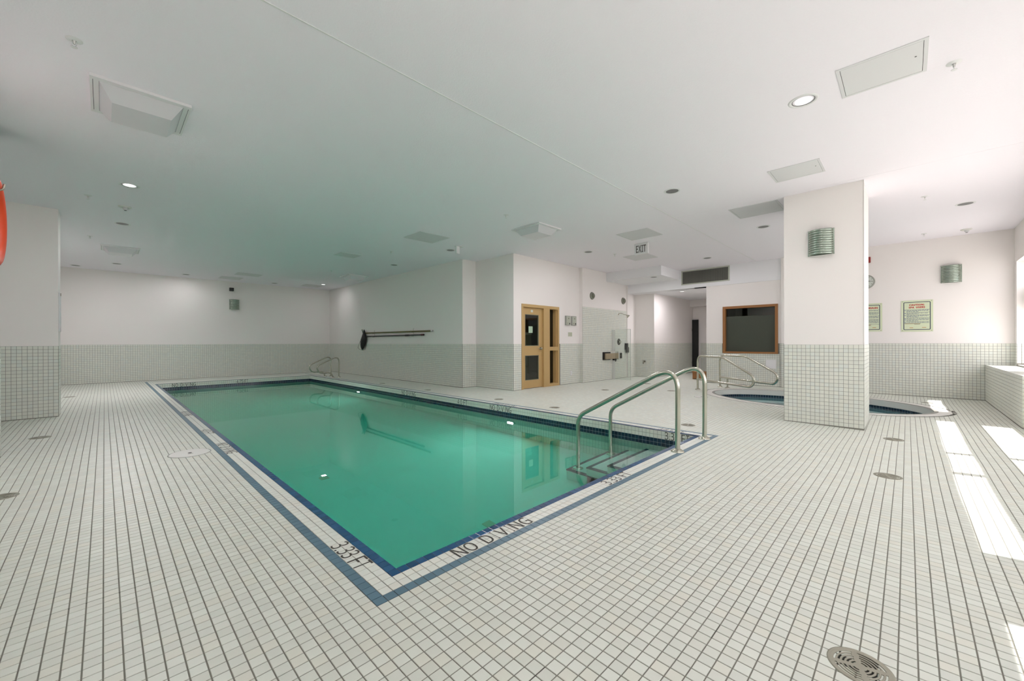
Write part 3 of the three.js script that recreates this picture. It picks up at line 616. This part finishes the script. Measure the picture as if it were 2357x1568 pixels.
  // detectors
  for (const [x, z, label, r] of [[0.218, -8.359, 'white ceiling detector with a drooping eyeball head', 0.075], [11.058, 0.767, 'white ceiling detector with dark eye above the wall sconce', 0.075]]) {
    const o = thing('detector', label, 'detector', [x, CEIL, z]);
    part('base', lathe([[0, -0.018], [r * 0.8, -0.018], [r, -0.008], [r, 0]], 32), M.offwhite, o);
    part('eye', new THREE.SphereGeometry(r * 0.42, 20, 14).translate(r * 0.1, -0.025, r * 0.1), M.panel, o);
    part('aperture', cyl(r * 0.2, r * 0.2, 0.004, 16).translate(r * 0.1, -0.025 - r * 0.42, r * 0.1), M.gap, o);
  }
  // square ceiling panels: framed hatches and grey vent panels
  for (const [x0, x1, z0, z1, hatch, label] of [[3.88, 4.36, -0.385, 0.107, 1, 'large flush white ceiling hatch beside the lit downlight'], [5.6, 6.07, -1.2, -0.695, 1, 'smaller flush white ceiling hatch in front of the column top'], [6.79, 7.42, -1.98, -1.335, 0, 'grey vent panel touching the sconce column top'], [6.83, 7.46, -3.95, -3.315, 0, 'grey vent panel in front of the exit sign'],
    [8.74, 9.37, -4.87, -4.28, 0, 'grey vent panel just behind the exit sign'], [4.08, 4.745, -6.975, -6.37, 0, 'grey vent panel beside the edge-on exit sign'], [3.755, 4.235, -9.535, -9.095, 0, 'smaller grey vent panel over the middle of the pool'], [2.72, 3.35, -14.32, -13.82, 0, 'grey vent panel over the pool end, behind another'], [2.52, 3.08, -15.47, -14.9, 0, 'grey vent panel against the end wall near its black speaker'], [4.93, 5.53, -15.53, -14.92, 0, 'grey vent panel in the ceiling corner above the grab rails']]) {
    const o = thing(hatch ? 'ceiling_hatch' : 'ceiling_vent', label, hatch ? 'hatch' : 'vent', [(x0 + x1) / 2, CEIL, (z0 + z1) / 2], hatch ? 'ceiling hatches' : 'ceiling vent panels'), a = (x1 - x0) / 2, b = (z1 - z0) / 2, f = 0.022, m = hatch ? M.hatch : M.panel;
    part('frame', [bx(-a, a, -0.005, 0, -b, -b + f), bx(-a, a, -0.005, 0, b - f, b), bx(-a, -a + f, -0.005, 0, -b + f, b - f), bx(a - f, a, -0.005, 0, -b + f, b - f)], m, o);
    part('gap', bx(-a + f, a - f, -0.0008, 0, -b + f, b - f), M.gap, o);
    part('door', rbx(-a + f + 0.003, a - f - 0.003, -0.0048, 0.004, -b + f + 0.003, b - f - 0.003, 0.001, 1), m, o);
    if (hatch) part('key_lock', cyl(0.006, 0.006, 0.002, 12).translate(0.06 - a * 0.4, -0.0055, b - f - 0.04), M.gap, o);
  }
  // exit signs
  const ex = thing('exit_sign', 'white box exit sign hanging from the ceiling over the deck', 'exit sign', [7.83, CEIL, -3.93]);
  part('housing', rbx(-0.03, 0.03, -0.225, -0.004, -0.15, 0.15, 0.006), M.white, ex);
  part('canopy', rbx(-0.04, 0.04, -0.006, 0, -0.09, 0.09, 0.002), M.white, ex);
  const g = new TextGeometry('EXIT', { font: bold, size: 1, depth: 0.01, curveSegments: 4 }); g.computeBoundingBox(); g.translate(-g.boundingBox.min.x, 0, 0); g.scale(0.22 / (g.boundingBox.max.x - g.boundingBox.min.x), 0.15 / (g.boundingBox.max.y - g.boundingBox.min.y), 0.05); lay(g, V(-0.0302, -0.19, -0.11), V(0, 0, 1), V(0, 1, 0)); part('lettering', g, mat(rgb(0.13, 0.12, 0.115), 0.5), ex);
  const e2 = thing('exit_sign', 'small white exit sign box seen edge-on beside a vent panel', 'exit sign', [5.30, CEIL, -6.80]);
  part('housing', rbx(-0.075, 0.005, -0.165, -0.003, -0.02, 0.02, 0.004), M.white, e2); part('canopy', rbx(-0.08, 0.11, -0.008, 0, -0.05, 0.05, 0.002), M.white, e2);
}

// ------------------------------------------------------------------ wall sconces: half drums of stacked ribs
function sconce(label, pos, turn, s = 1) {
  const o = thing('wall_sconce', label, 'wall light', pos, 'ribbed wall sconces'); o.rotation.y = turn; o.scale.setScalar(s);
  const w = 0.135, h = 0.335, dep = 0.105, n = 11, p = h / n;
  part('back_plate', rbx(-w, w, -h / 2, h / 2, 0, 0.012, 0.003), M.sconce, o);
  const rib = () => { const pts = []; for (let k = 0; k <= 8; k++) { const a = -Math.PI / 2 + Math.PI * k / 8; pts.push([0.93 + 0.07 * Math.cos(a), Math.sin(a) * p * 0.5]); } return lathe(pts, 28, -Math.PI / 2, Math.PI).scale(w, 1, dep); };
  const g = rib();
  for (let i = 0; i < n; i++) part('rib', g.clone().translate(0, -h / 2 + p * (i + 0.5), 0.006), M.sconce, o);
  part('inner_drum', lathe([[0.9, -h / 2 + 0.003], [0.9, h / 2 - 0.003]], 24, -Math.PI / 2, Math.PI).scale(w, 1, dep).translate(0, 0, 0.006), M.sconce, o);
  for (const sx of [-1, 1]) part('side_strip', rbx(sx * w - 0.006, sx * w + 0.006, -h / 2 - 0.004, h / 2 + 0.004, 0, 0.022, 0.003), M.sconce, o);
}
sconce('ribbed green metal half drum sconce on the square column', [6.745, 2.445, -0.823], -Math.PI / 2);
sconce('ribbed green metal half drum sconce above the tiled bench wall', [11.6, 2.433, 0.608], -Math.PI / 2);
sconce('ribbed dark green half drum sconce on the end wall', [3.06, 2.405, -16.09], 0);
{
  const o = thing('speaker', 'small black speaker box high on the end wall', 'speaker', [2.975, 2.90, -16.09]);
  part('case', rbx(-0.062, 0.062, -0.056, 0.056, 0.02, 0.11, 0.012), M.black, o); part('bracket', bx(-0.02, 0.02, -0.02, 0.02, 0, 0.03), M.black, o);
}

// ------------------------------------------------------------------ signs, clock, alarm on the sign wall
function board(name, label, category, zc, yc, w, h, draw) {
  const o = thing(name, label, category, [11.6, yc, zc]);
  part('plate', rbx(-0.006, 0, -h / 2, h / 2, -w / 2, w / 2, 0.002, 1), mat(rgb(0.66, 0.71, 0.54), 0.5), o);
  const c = document.createElement('canvas'); c.width = 512; c.height = Math.round(512 * h / w); draw(c.getContext('2d'), c.width, c.height);
  const t = new THREE.CanvasTexture(c); t.colorSpace = THREE.SRGBColorSpace;
  const g = new THREE.PlaneGeometry(w * 0.995, h * 0.995); g.rotateY(-Math.PI / 2); g.translate(-0.0066, 0, 0); part('printed_face', g, mat(rgb(1, 1, 1), 0.45, { map: t }), o);
  for (const sy of [-1, 1]) for (const sz of [-1, 1]) part('screw', cyl(0.007, 0.007, 0.003, 12).rotateZ(Math.PI / 2).translate(-0.008, sy * (h / 2 - 0.022), sz * (w / 2 - 0.022)), M.drain, o);
}
const scribble = (x, x0, x1, y, hgt) => { let u = x0; while (u < x1 - 6) { const l = Math.min(12 + rnd() * 42, x1 - u); x.fillRect(u, y, l, hgt); u += l + 8; } };
function printed(title, blocks, stripe) {
  return (x, w, h) => {
    x.fillStyle = '#d7dfc0'; x.fillRect(0, 0, w, h);
    x.strokeStyle = '#1d3046'; x.lineWidth = 13; x.beginPath(); x.roundRect(44, 44, w - 88, h - 90, 16); x.stroke();
    x.fillStyle = '#b3241c'; x.textAlign = 'center';
    title.forEach(([t, y, s, a]) => { x.textAlign = a ?? 'center'; x.font = `bold ${s}px sans-serif`; x.fillText(t, a ? w - 74 : w / 2, y); x.strokeStyle = '#b3241c'; x.lineWidth = 3; x.strokeText(t, a ? w - 74 : w / 2, y); });
    let y = title[title.length - 1][1] + 30;
    for (const n of blocks) {
      x.fillStyle = '#2b405c'; x.fillRect(52, y, w - 104, 5); y += 13;
      x.fillStyle = '#2f4f9a'; x.fillRect(60, y, 14, 14); x.fillStyle = '#5a6980';
      for (let i = 0; i < n; i++) { scribble(x, 88, i === n - 1 && n > 1 ? w * 0.55 : w - 70, y, 9); y += 17; }
      y += 4;
    }
    x.fillStyle = '#2b405c'; x.fillRect(52, y, w - 104, 5);
    x.fillStyle = stripe; x.fillRect(60, y + 12, w * 0.5, 9); x.fillStyle = '#8a8474'; x.fillRect(w * 0.42, y + 26, 90, 9); x.fillStyle = '#b87b34'; x.fillRect(w * 0.27, h - 92, 58, 11); x.fillRect(w * 0.66, h - 96, 66, 11);
  };
}
board('warning_sign', 'cream spa caution sign with red heading and navy border', 'sign', 0.135, 1.637, 0.46, 0.64, printed([['CAUTION:', 124, 52], ['SPA  USERS', 180, 50]], [3, 2, 3, 1, 2, 1], '#8a6a3c'));
board('rules_sign', 'cream rules sign with red heading half behind the column', 'sign', -0.612, 1.634, 0.46, 0.605, printed([['RULES', 130, 58, 'right']], [2, 1, 2, 1, 2, 1, 1, 2], '#a58040'));
{
  const c = thing('wall_clock', 'round grey rimmed wall clock half behind the column', 'clock', [11.6, 2.408, -0.64]); c.rotation.z = Math.PI / 2;
  part('case', lathe([[0, 0.03], [0.125, 0.03], [0.128, 0.036], [0.143, 0.034], [0.15, 0.02], [0.15, 0]], 48), M.grey, c);
  part('dial', cyl(0.124, 0.124, 0.002, 48).translate(0, 0.031, 0), mat(rgb(0.62, 0.66, 0.6), 0.4), c);
  const ticks = []; for (let i = 0; i < 12; i++) { const a = i * Math.PI / 6; ticks.push(bx(-0.004, 0.004, 0.0318, 0.0328, 0.1, 0.116).rotateY(a)); } part('hour_mark', ticks, M.black, c);
  part('hour_hand', bx(-0.004, 0.004, 0.033, 0.0342, -0.01, 0.062).rotateY(0.25), M.black, c); part('minute_hand', bx(-0.003, 0.003, 0.0345, 0.0355, -0.012, 0.098).rotateY(0.05), M.black, c);
  const a = thing('fire_alarm', 'red fire alarm horn half behind the column', 'alarm', [11.6, 2.877, -0.63]);
  part('case', rbx(-0.055, 0, -0.062, 0.062, -0.066, 0.066, 0.008), M.red, a); part('strobe_lens', rbx(-0.075, -0.05, -0.03, 0.03, -0.02, 0.02, 0.006), M.white, a);
}

// ------------------------------------------------------------------ tan door with side light
{
  const z = -6.448, d = thing('door_1', 'tan steel door with two glass panels and a side light', null, [0, 0, 0], null, 'structure');
  const F = (x0, x1, y0, y1, z0 = z - 0.16, z1 = z + 0.012) => rbx(x0, x1, y0, y1, z0, z1, 0.004);
  part('frame', [F(6.864, 6.925, 0, 1.955), F(8.225, 8.288, 0, 1.955), F(6.864, 8.288, 1.955, 2.028), F(7.665, 7.90, 0, 1.955), F(7.90, 8.225, 0.905, 1.0), F(7.90, 8.225, 0.0, 0.07)], M.door, d);
  const zl = z - 0.095, leaf = part('leaf', [rbx(6.926, 7.664, 1.79, 1.952, zl, zl + 0.045, 0.003), rbx(6.926, 7.664, 0.80, 1.03, zl, zl + 0.045, 0.003), rbx(6.926, 7.664, 0.012, 0.205, zl, zl + 0.045, 0.003), bx(6.926, 7.04, 0.02, 1.95, zl + 0.001, zl + 0.0448), bx(7.535, 7.664, 0.02, 1.95, zl + 0.001, zl + 0.0448)], M.door, d);
  for (const [y0, y1] of [[1.03, 1.79], [0.205, 0.80]]) { part('pane', bx(7.04, 7.535, y0, y1, zl + 0.018, zl + 0.024), M.paneTint, leaf); part('glazing_bead', [bx(7.04, 7.052, y0, y1, zl + 0.02, zl + 0.047), bx(7.523, 7.535, y0, y1, zl + 0.02, zl + 0.047), bx(7.04, 7.535, y0, y0 + 0.012, zl + 0.02, zl + 0.047), bx(7.04, 7.535, y1 - 0.012, y1, zl + 0.02, zl + 0.047)], M.olive, leaf); }
  part('notice', bx(7.19, 7.335, 1.345, 1.505, zl + 0.024, zl + 0.026), mat(rgb(0.45, 0.60, 0.44), 0.7), leaf);
  part('number_plate', rbx(7.245, 7.325, 1.845, 1.905, zl + 0.044, zl + 0.049, 0.002), mat(rgb(0.66, 0.68, 0.58), 0.5), leaf);
  const hd = part('lever_handle', [cyl(0.038, 0.038, 0.018, 24).rotateX(Math.PI / 2).translate(7.60, 0.965, zl + 0.054), new THREE.SphereGeometry(0.028, 18, 12).translate(7.60, 0.965, zl + 0.085), rbx(7.49, 7.61, 0.955, 0.975, zl + 0.075, zl + 0.095, 0.008)], M.steel, leaf);
  part('side_pane', [bx(7.90, 8.225, 1.0, 1.955, z - 0.135, z - 0.13)], M.paneTint, d); part('side_pane', [bx(7.90, 8.225, 0.07, 0.905, z - 0.135, z - 0.13)], M.paneTint, d);
  part('side_stop', [bx(8.195, 8.225, 0.07, 0.905, z - 0.13, z - 0.03), bx(8.195, 8.225, 1.0, 1.955, z - 0.13, z - 0.03)], M.door, d);
  const disp = thing('towel_dispenser', 'grey dispenser stand showing behind the door glass', 'dispenser', [0, 0, 0]);
  part('case', rbx(7.36, 7.66, 0.93, 1.33, -7.0, -6.85, 0.01), M.grey, disp); part('lid', rbx(7.355, 7.665, 1.30, 1.37, -7.005, -6.845, 0.008), M.panel, disp); part('stand', rbx(7.40, 7.62, 0, 0.93, -6.99, -6.88, 0.006), M.grey, disp);
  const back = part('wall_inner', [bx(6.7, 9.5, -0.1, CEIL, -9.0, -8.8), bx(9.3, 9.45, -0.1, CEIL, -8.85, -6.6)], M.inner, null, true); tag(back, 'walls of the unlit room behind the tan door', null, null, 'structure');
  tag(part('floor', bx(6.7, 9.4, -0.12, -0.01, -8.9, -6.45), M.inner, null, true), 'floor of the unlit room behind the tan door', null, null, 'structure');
  // wall plates
  for (const [x0, x1, label] of [[8.537, 8.735, 'grey control box on wall, the one closer to tan door'], [8.805, 9.0, 'grey control box on wall, the one closer to shower']]) {
    const o = thing('control_box', label, 'control box', [(x0 + x1) / 2, 1.693, z], 'shower control boxes'), a = (x1 - x0) / 2;
    part('case', rbx(-a, a, -0.125, 0.125, 0, 0.045, 0.008), M.grey, o); part('face_plate', rbx(-a + 0.016, a - 0.016, -0.108, 0.108, 0.04, 0.048, 0.003), mat(rgb(0.48, 0.51, 0.42), 0.5), o);
    part('dial', cyl(0.018, 0.018, 0.01, 20).rotateX(Math.PI / 2).translate(0.005, 0.055, 0.05), M.drain, o); part('window', bx(0.03, 0.068, -0.1, -0.062, 0.047, 0.0492), M.black, o); part('button', bx(-0.055, -0.02, -0.085, -0.06, 0.047, 0.05), M.drain, o);
  }
  const sw = thing('switch_plate', 'cream double switch plate below the control boxes', 'switch', [8.765, 1.327, z]);
  part('plate', rbx(-0.085, 0.085, -0.055, 0.055, 0, 0.008, 0.003), mat(rgb(0.55, 0.58, 0.44), 0.5), sw); for (const s of [-0.042, 0.0, 0.042]) part('toggle', rbx(s - 0.007, s + 0.007, -0.02, 0.02, 0.006, 0.014, 0.003), mat(rgb(0.6, 0.62, 0.5), 0.5), sw);
  const ou = thing('outlet', 'white outlet cover low on the tiled door wall', 'outlet', [8.80, 0.29, z + 0.004]);
  part('plate', rbx(-0.03, 0.03, -0.055, 0.055, 0, 0.012, 0.004), M.white, ou); part('socket', bx(-0.012, 0.012, -0.03, 0.03, 0.01, 0.0125), M.offwhite, ou);
}

// ------------------------------------------------------------------ shower corner
{
  const z = -6.345;
  for (const [x, y, label] of [[9.66, 2.425, 'round olive bulkhead light above the shower wall, closer to tan door'], [11.40, 2.405, 'round olive bulkhead light above the shower head']]) {
    const o = thing('bulkhead_light', label, 'wall light', [x, y, z], 'round bulkhead lights'); o.rotation.x = Math.PI / 2;
    part('base', lathe([[0, 0.02], [0.09, 0.02], [0.105, 0.012], [0.105, 0]], 36), M.olive, o); part('lens', lathe([[0, 0.085], [0.03, 0.082], [0.06, 0.065], [0.075, 0.035], [0.078, 0.02]], 32), mat(rgb(0.16, 0.17, 0.12), 0.3), o); part('guard_ring', new THREE.TorusGeometry(0.083, 0.01, 10, 36).rotateX(Math.PI / 2).translate(0, 0.03, 0), M.grey, o);
  }
  const sh = thing('shower', 'chrome shower head on a bent arm over shower tiles', 'shower head', [11.11, 1.985, z + 0.004]);
  part('arm', pipe([[0, 0, 0], [0.03, 0.02, 0.06, 0.03], [0.13, -0.04, 0.2]], 0.011, 12), M.steel, sh); part('wall_flange', lathe([[0, 0.012], [0.03, 0.01], [0.036, 0]], 24).rotateX(Math.PI / 2), M.steel, sh);
  part('rose', lathe([[0.012, 0.04], [0.02, 0.03], [0.055, -0.03], [0.055, -0.04], [0, -0.042]], 28).rotateX(-0.7).rotateZ(0.5).translate(0.155, -0.065, 0.225), M.steel, sh);
  const va = thing('shower_valve', 'round dark chrome shower valve behind the glass screen', 'valve', [11.13, 1.125, z + 0.004]); va.rotation.x = Math.PI / 2;
  part('plate', lathe([[0, 0.014], [0.09, 0.012], [0.1, 0.004], [0.1, 0]], 36), mat(rgb(0.10, 0.10, 0.09), 0.2, { metalness: 1 }), va); part('knob', lathe([[0, 0.065], [0.03, 0.062], [0.036, 0.03], [0.03, 0.012]], 24), M.steel, va); part('lever', pipe([[0, 0.055, 0], [0.09, 0.06, 0.0]], 0.006, 10), M.steel, va);
  const gl = thing('shower_screen', 'clear frameless glass shower screen standing off the wall', 'glass screen', [10.74, 0, 0]);
  part('pane', bx(-0.005, 0.005, 0.004, 1.49, -6.245, -5.74), mat(rgb(0.93, 0.955, 0.94), 0.02, { transmission: 1, thickness: 0, ior: 1.45 }), gl);
  part('edge_strip', [bx(-0.006, 0.006, 0.004, 1.49, -5.742, -5.736), bx(-0.006, 0.006, 1.488, 1.494, -6.245, -5.736)], mat(rgb(0.42, 0.46, 0.42), 0.3), gl); part('wall_channel', [bx(-0.006, 0.006, 0.004, 0.57, -6.338, -6.246), bx(-0.006, 0.006, 0.85, 1.49, -6.338, -6.246)], mat(rgb(0.7, 0.72, 0.68), 0.4), gl);
  const st = thing('folding_bench', 'folded tan shower seat on black wall brackets', 'shower seat', [0, 0, 0]);
  part('bracket', bx(10.20, 10.60, 0.595, 0.825, z + 0.004, z + 0.03), M.black, st); part('seat_board', rbx(10.27, 10.98, 0.615, 0.785, z + 0.03, z + 0.085, 0.006), M.tan, st); part('end_cap', rbx(10.98, 11.05, 0.60, 0.83, z + 0.03, z + 0.08, 0.004), M.offwhite, st);
  part('hinge_knob', cyl(0.075, 0.075, 0.05, 28).rotateX(Math.PI / 2).translate(10.83, 0.60, z + 0.03), M.black, st); const pl = part('bracket', rbx(11.09, 11.28, 0.615, 0.785, z + 0.004, z + 0.03, 0.003), M.black, st); part('bolt', cyl(0.014, 0.014, 0.01, 12).rotateX(Math.PI / 2).translate(11.185, 0.70, z + 0.034), M.steel, pl);
  const so = thing('soap_dispenser', 'black soap dispenser on the end of the shower wall', 'dispenser', [11.53, 0.93, z + 0.004]);
  part('case', rbx(-0.045, 0.045, -0.05, 0.15, 0, 0.08, 0.01), M.black, so); part('lower_case', rbx(-0.03, 0.06, -0.14, 0.03, 0.02, 0.1, 0.01), mat(rgb(0.06, 0.06, 0.055), 0.4), so);
  const tp = thing('hose_tap', 'small metal hose tap low on the passage tiles', 'tap', [12.096, 0.50, -5.976]); tp.rotation.y = -Math.PI / 2;
  part('flange', cyl(0.035, 0.035, 0.012, 20).rotateX(Math.PI / 2).translate(0, 0, 0.008), M.drain, tp); part('body', pipe([[0, 0, 0], [0, 0, 0.09, 0.04], [0, -0.07, 0.1]], 0.016, 12), M.drain, tp); part('handle', rbx(-0.05, 0.05, 0.02, 0.034, 0.05, 0.064, 0.005), M.drain, tp);
  const o2 = thing('outlet', 'white outlet cover low on the passage wall tiles', 'outlet', [13.87, 0.285, -5.656]);
  part('plate', rbx(-0.035, 0.035, -0.06, 0.06, 0, 0.01, 0.003), M.white, o2); part('socket', bx(-0.012, 0.012, -0.03, 0.03, 0.008, 0.0105), M.offwhite, o2);
  const dd = thing('door_2', 'black doorway panel at the end of the passage', null, [0, 0, 0], null, 'structure');
  part('leaf', rbx(15.20, 15.24, 0.0, 1.93, -5.655, -5.44, 0.003), M.black, dd); part('hinge', [bx(15.19, 15.2, 0.3, 0.4, -5.655, -5.63), bx(15.19, 15.2, 1.5, 1.6, -5.655, -5.63)], M.black, dd);
  const wb = thing('wooden_step', 'low brown wooden step inside the passage opening', 'step', [12.5, 0, -4.32]);
  part('tread', rbx(-0.16, 0.16, 0.20, 0.235, -0.28, 0.28, 0.005), M.wood, wb); for (const s of [-0.25, 0.25]) part('side_board', rbx(-0.14, 0.14, 0, 0.20, s - 0.02, s + 0.02, 0.004), M.wood, wb); part('riser', rbx(-0.15, -0.12, 0.03, 0.2, -0.24, 0.24, 0.004), M.wood, wb);
}

// ------------------------------------------------------------------ sauna window, grille, access panel
{
  const x = 11.64, w = thing('window_4', 'wood framed window above spa rails, frosted glass painted with the dark behind', null, [0, 0, 0], null, 'structure');
  const f = 0.062, y0 = 0.816, y1 = 2.054, z0 = -3.527, z1 = -2.27;
  for (const g of [bx(x - 0.02, x + 0.11, y0, y1, z0, z0 + f), bx(x - 0.02, x + 0.11, y0, y1, z1 - f, z1), bx(x - 0.02, x + 0.11, y0, y0 + 0.045, z0 + f, z1 - f), bx(x - 0.02, x + 0.11, y1 - 0.06, y1, z0 + f, z1 - f)]) part('frame_board', g, M.wood, w);
  part('pane', bx(x + 0.07, x + 0.08, 1.79, y1 - 0.06, z0 + f, z1 - f), M.paneTint, w);
  tag(part('wall_sauna', [bx(13.3, 13.45, -0.1, 2.7, -3.75, -2.0), bx(11.8, 13.4, -0.1, 2.7, -2.1, -2.0), bx(11.8, 13.4, 2.6, 2.75, -3.8, -2.0), bx(11.8, 13.4, -0.1, 0.0, -3.8, -2.0), bx(11.86, 13.4, 0.0, 2.64, -3.72, -3.68)], M.cedar, null, true), 'dark cedar walls of the unlit room behind the wood framed window', null, null, 'structure');
  part('frosted_shade_pane', bx(x + 0.068, x + 0.08, y0 + 0.045, 1.79, z0 + f, z1 - f), M.frostShade, w);  // opaque sheet with the dark of the room painted in
  const g = thing('vent_grille', 'long grey vent grille with upright bars in the bulkhead', 'vent grille', [11.625, 0, 0]);
  part('frame', [bx(-0.012, 0.004, 2.74, 2.77, -4.62, -3.353), bx(-0.012, 0.004, 3.11, 3.143, -4.62, -3.353), bx(-0.012, 0.004, 2.77, 3.11, -4.62, -4.585), bx(-0.012, 0.004, 2.77, 3.11, -3.388, -3.353)], mat(rgb(0.50, 0.52, 0.44), 0.5), g);
  part('duct_shade', bx(-0.001, 0.003, 2.77, 3.11, -4.585, -3.388), M.holeShade, g);  // flat near-black sheet painted as shade behind the bars
  const bars = []; for (let i = 0; i < 64; i++) { const z = -4.58 + (i + 0.5) * 1.187 / 64; bars.push(bx(-0.009, 0.001, 2.77, 3.11, z - 0.0045, z + 0.0045)); }
  part('bars', bars, mat(rgb(0.19, 0.19, 0.165), 0.5), g).userData.kind = 'stuff';
  const a = thing('access_hatch', 'white square access panel low on tiles under the wood framed window', 'panel', [x - 0.005, 0.56, -2.42]);
  part('frame', rbx(-0.006, 0.002, -0.12, 0.12, -0.12, 0.12, 0.002), M.offwhite, a); part('door', rbx(-0.009, 0, -0.105, 0.105, -0.105, 0.105, 0.002), M.white, a);
}

// ------------------------------------------------------------------ pool poles on the long wall
{
  const X = 6.176 - 0.06;
  const p1 = thing('net_pole', 'olive yellow pool pole with black leaf net on the long wall', 'pool pole', [0, 0, 0]);
  part('pole', pipe([[X, 1.437, -12.95], [X, 1.427, -9.05]], 0.022, 14), mat(rgb(0.13, 0.115, 0.02), 0.4), p1); part('tip', pipe([[X, 1.427, -9.06], [X, 1.4268, -8.98]], 0.021, 14), M.white, p1);
  const net = new THREE.SphereGeometry(1, 28, 20); { const q = net.attributes.position; for (let i = 0; i < q.count; i++) { const y = q.getY(i), k = y > 0 ? 1 - 0.55 * y : 1 - 0.25 * y * y; q.setXYZ(i, q.getX(i) * 0.09 * k, y * 0.345, q.getZ(i) * 0.13 * k + 0.07 * Math.sin((y + 0.2) * 2)); } net.computeVertexNormals(); }
  const bag = part('net_bag', net.translate(X - 0.03, 1.215, -12.98), M.black, p1);
  part('net_frame', pipe([[X, 1.56, -13.14], [X - 0.02, 1.40, -13.0, 0.1], [X - 0.02, 1.2, -12.86]], 0.013, 10), mat(rgb(0.05, 0.10, 0.02), 0.5), p1);
  const p2 = thing('brush_pole', 'dark grey pool pole with red grip below the yellow one', 'pool pole', [0, 0, 0]);
  part('pole', pipe([[X, 1.322, -12.8], [X, 1.33, -9.52]], 0.02, 14), mat(rgb(0.035, 0.04, 0.035), 0.4), p2); part('grip', pipe([[X, 1.33, -9.53], [X, 1.33, -9.40]], 0.025, 14), mat(rgb(0.09, 0.008, 0.012), 0.5), p2); part('clamp', pipe([[X, 1.327, -10.35], [X, 1.327, -10.15]], 0.026, 14), M.black, p2);
  for (const z of [-12.35, -10.0]) { const h = thing('pole_hook', z < -11 ? 'thin wire wall hook beside the leaf net' : 'thin wire wall hook near the pole grips', 'hook', [6.176, 1.38, z], 'pool pole hooks'); part('wire', pipe([[0, 0.14, 0], [-0.02, 0.12, 0, 0.02], [-0.02, 0.03, 0, 0.02], [-0.09, 0.025, 0, 0.02], [-0.095, 0.08, 0]], 0.004, 8), M.drain, h); part('wire', pipe([[-0.004, 0.03, 0], [-0.004, -0.08, 0, 0.02], [-0.09, -0.085, 0, 0.02], [-0.095, -0.03, 0]], 0.004, 8), M.drain, h); }
  const wire = thing('wire_loop', 'thin dark wire loop hanging beside the leaf net', 'wire', [0, 0, 0]); part('loop', pipe([[X + 0.03, 1.36, -13.12], [X + 0.03, 1.15, -13.36, 0.1], [X + 0.03, 0.93, -13.55, 0.1], [X + 0.03, 0.87, -13.3, 0.06], [X + 0.03, 0.855, -13.1, 0.03], [X + 0.03, 1.1, -13.1]], 0.006, 8), M.olive, wire);
}

// ------------------------------------------------------------------ life ring and rope on the near wall, fitting on the far column
{
  const r = thing('life_ring', 'orange life ring hanging high on the wall above coiled rope', 'life ring', [-0.642, 2.09, -5.14]);
  part('ring', new THREE.TorusGeometry(0.315, 0.064, 20, 64).rotateY(Math.PI / 2), M.orange, r);
  part('hanger', pipe([[-0.075, 0.27, 0], [0.0, 0.24, 0, 0.02], [0.075, 0.25, 0, 0.02], [0.085, 0.3, 0]], 0.008, 8), M.drain, r);
  const c = thing('rope_coil', 'white flecked rope coil hanging below the orange life ring', 'rope', [-0.66, 0, -5.2]);
  for (let k = 0; k < 4; k++) {
    const g = new THREE.TorusGeometry(1, 0.06, 10, 80); const q = g.attributes.position;
    for (let i = 0; i < q.count; i++) { const x = q.getX(i), y = q.getY(i), z = q.getZ(i), rr = Math.hypot(x, y), ux = x / rr, uy = y / rr, off = (rr - 1) * 0.3; q.setXYZ(i, z * 0.3, uy * (0.36 - 0.02 * k + off), ux * (0.25 - 0.012 * k + off)); }
    g.computeVertexNormals(); part('rope_loop', g.translate(0.015 * (k - 1.5), 1.29 - 0.015 * k, 0), M.rope, c);
  }
  part('hook', pipe([[-0.055, 1.66, 0], [0.03, 1.64, 0, 0.02], [0.045, 1.68, 0]], 0.008, 8), M.drain, c);
  const s = thing('edge_sign', 'thin white sign board seen edge-on on the far pillar', 'sign', [-0.492, 1.6, -9.45]);
  part('board', rbx(0, 0.012, -0.3, 0.3, -0.15, 0.15, 0.003), M.white, s); part('standoff', bx(0, 0.02, 0.26, 0.30, -0.02, 0.02), M.drain, s);
}

scene.traverse((o) => { if (o.isMesh) { o.castShadow = true; o.receiveShadow = true; } if (o.isLight && o.shadow) o.castShadow = true; });
renderer.render(scene, camera);
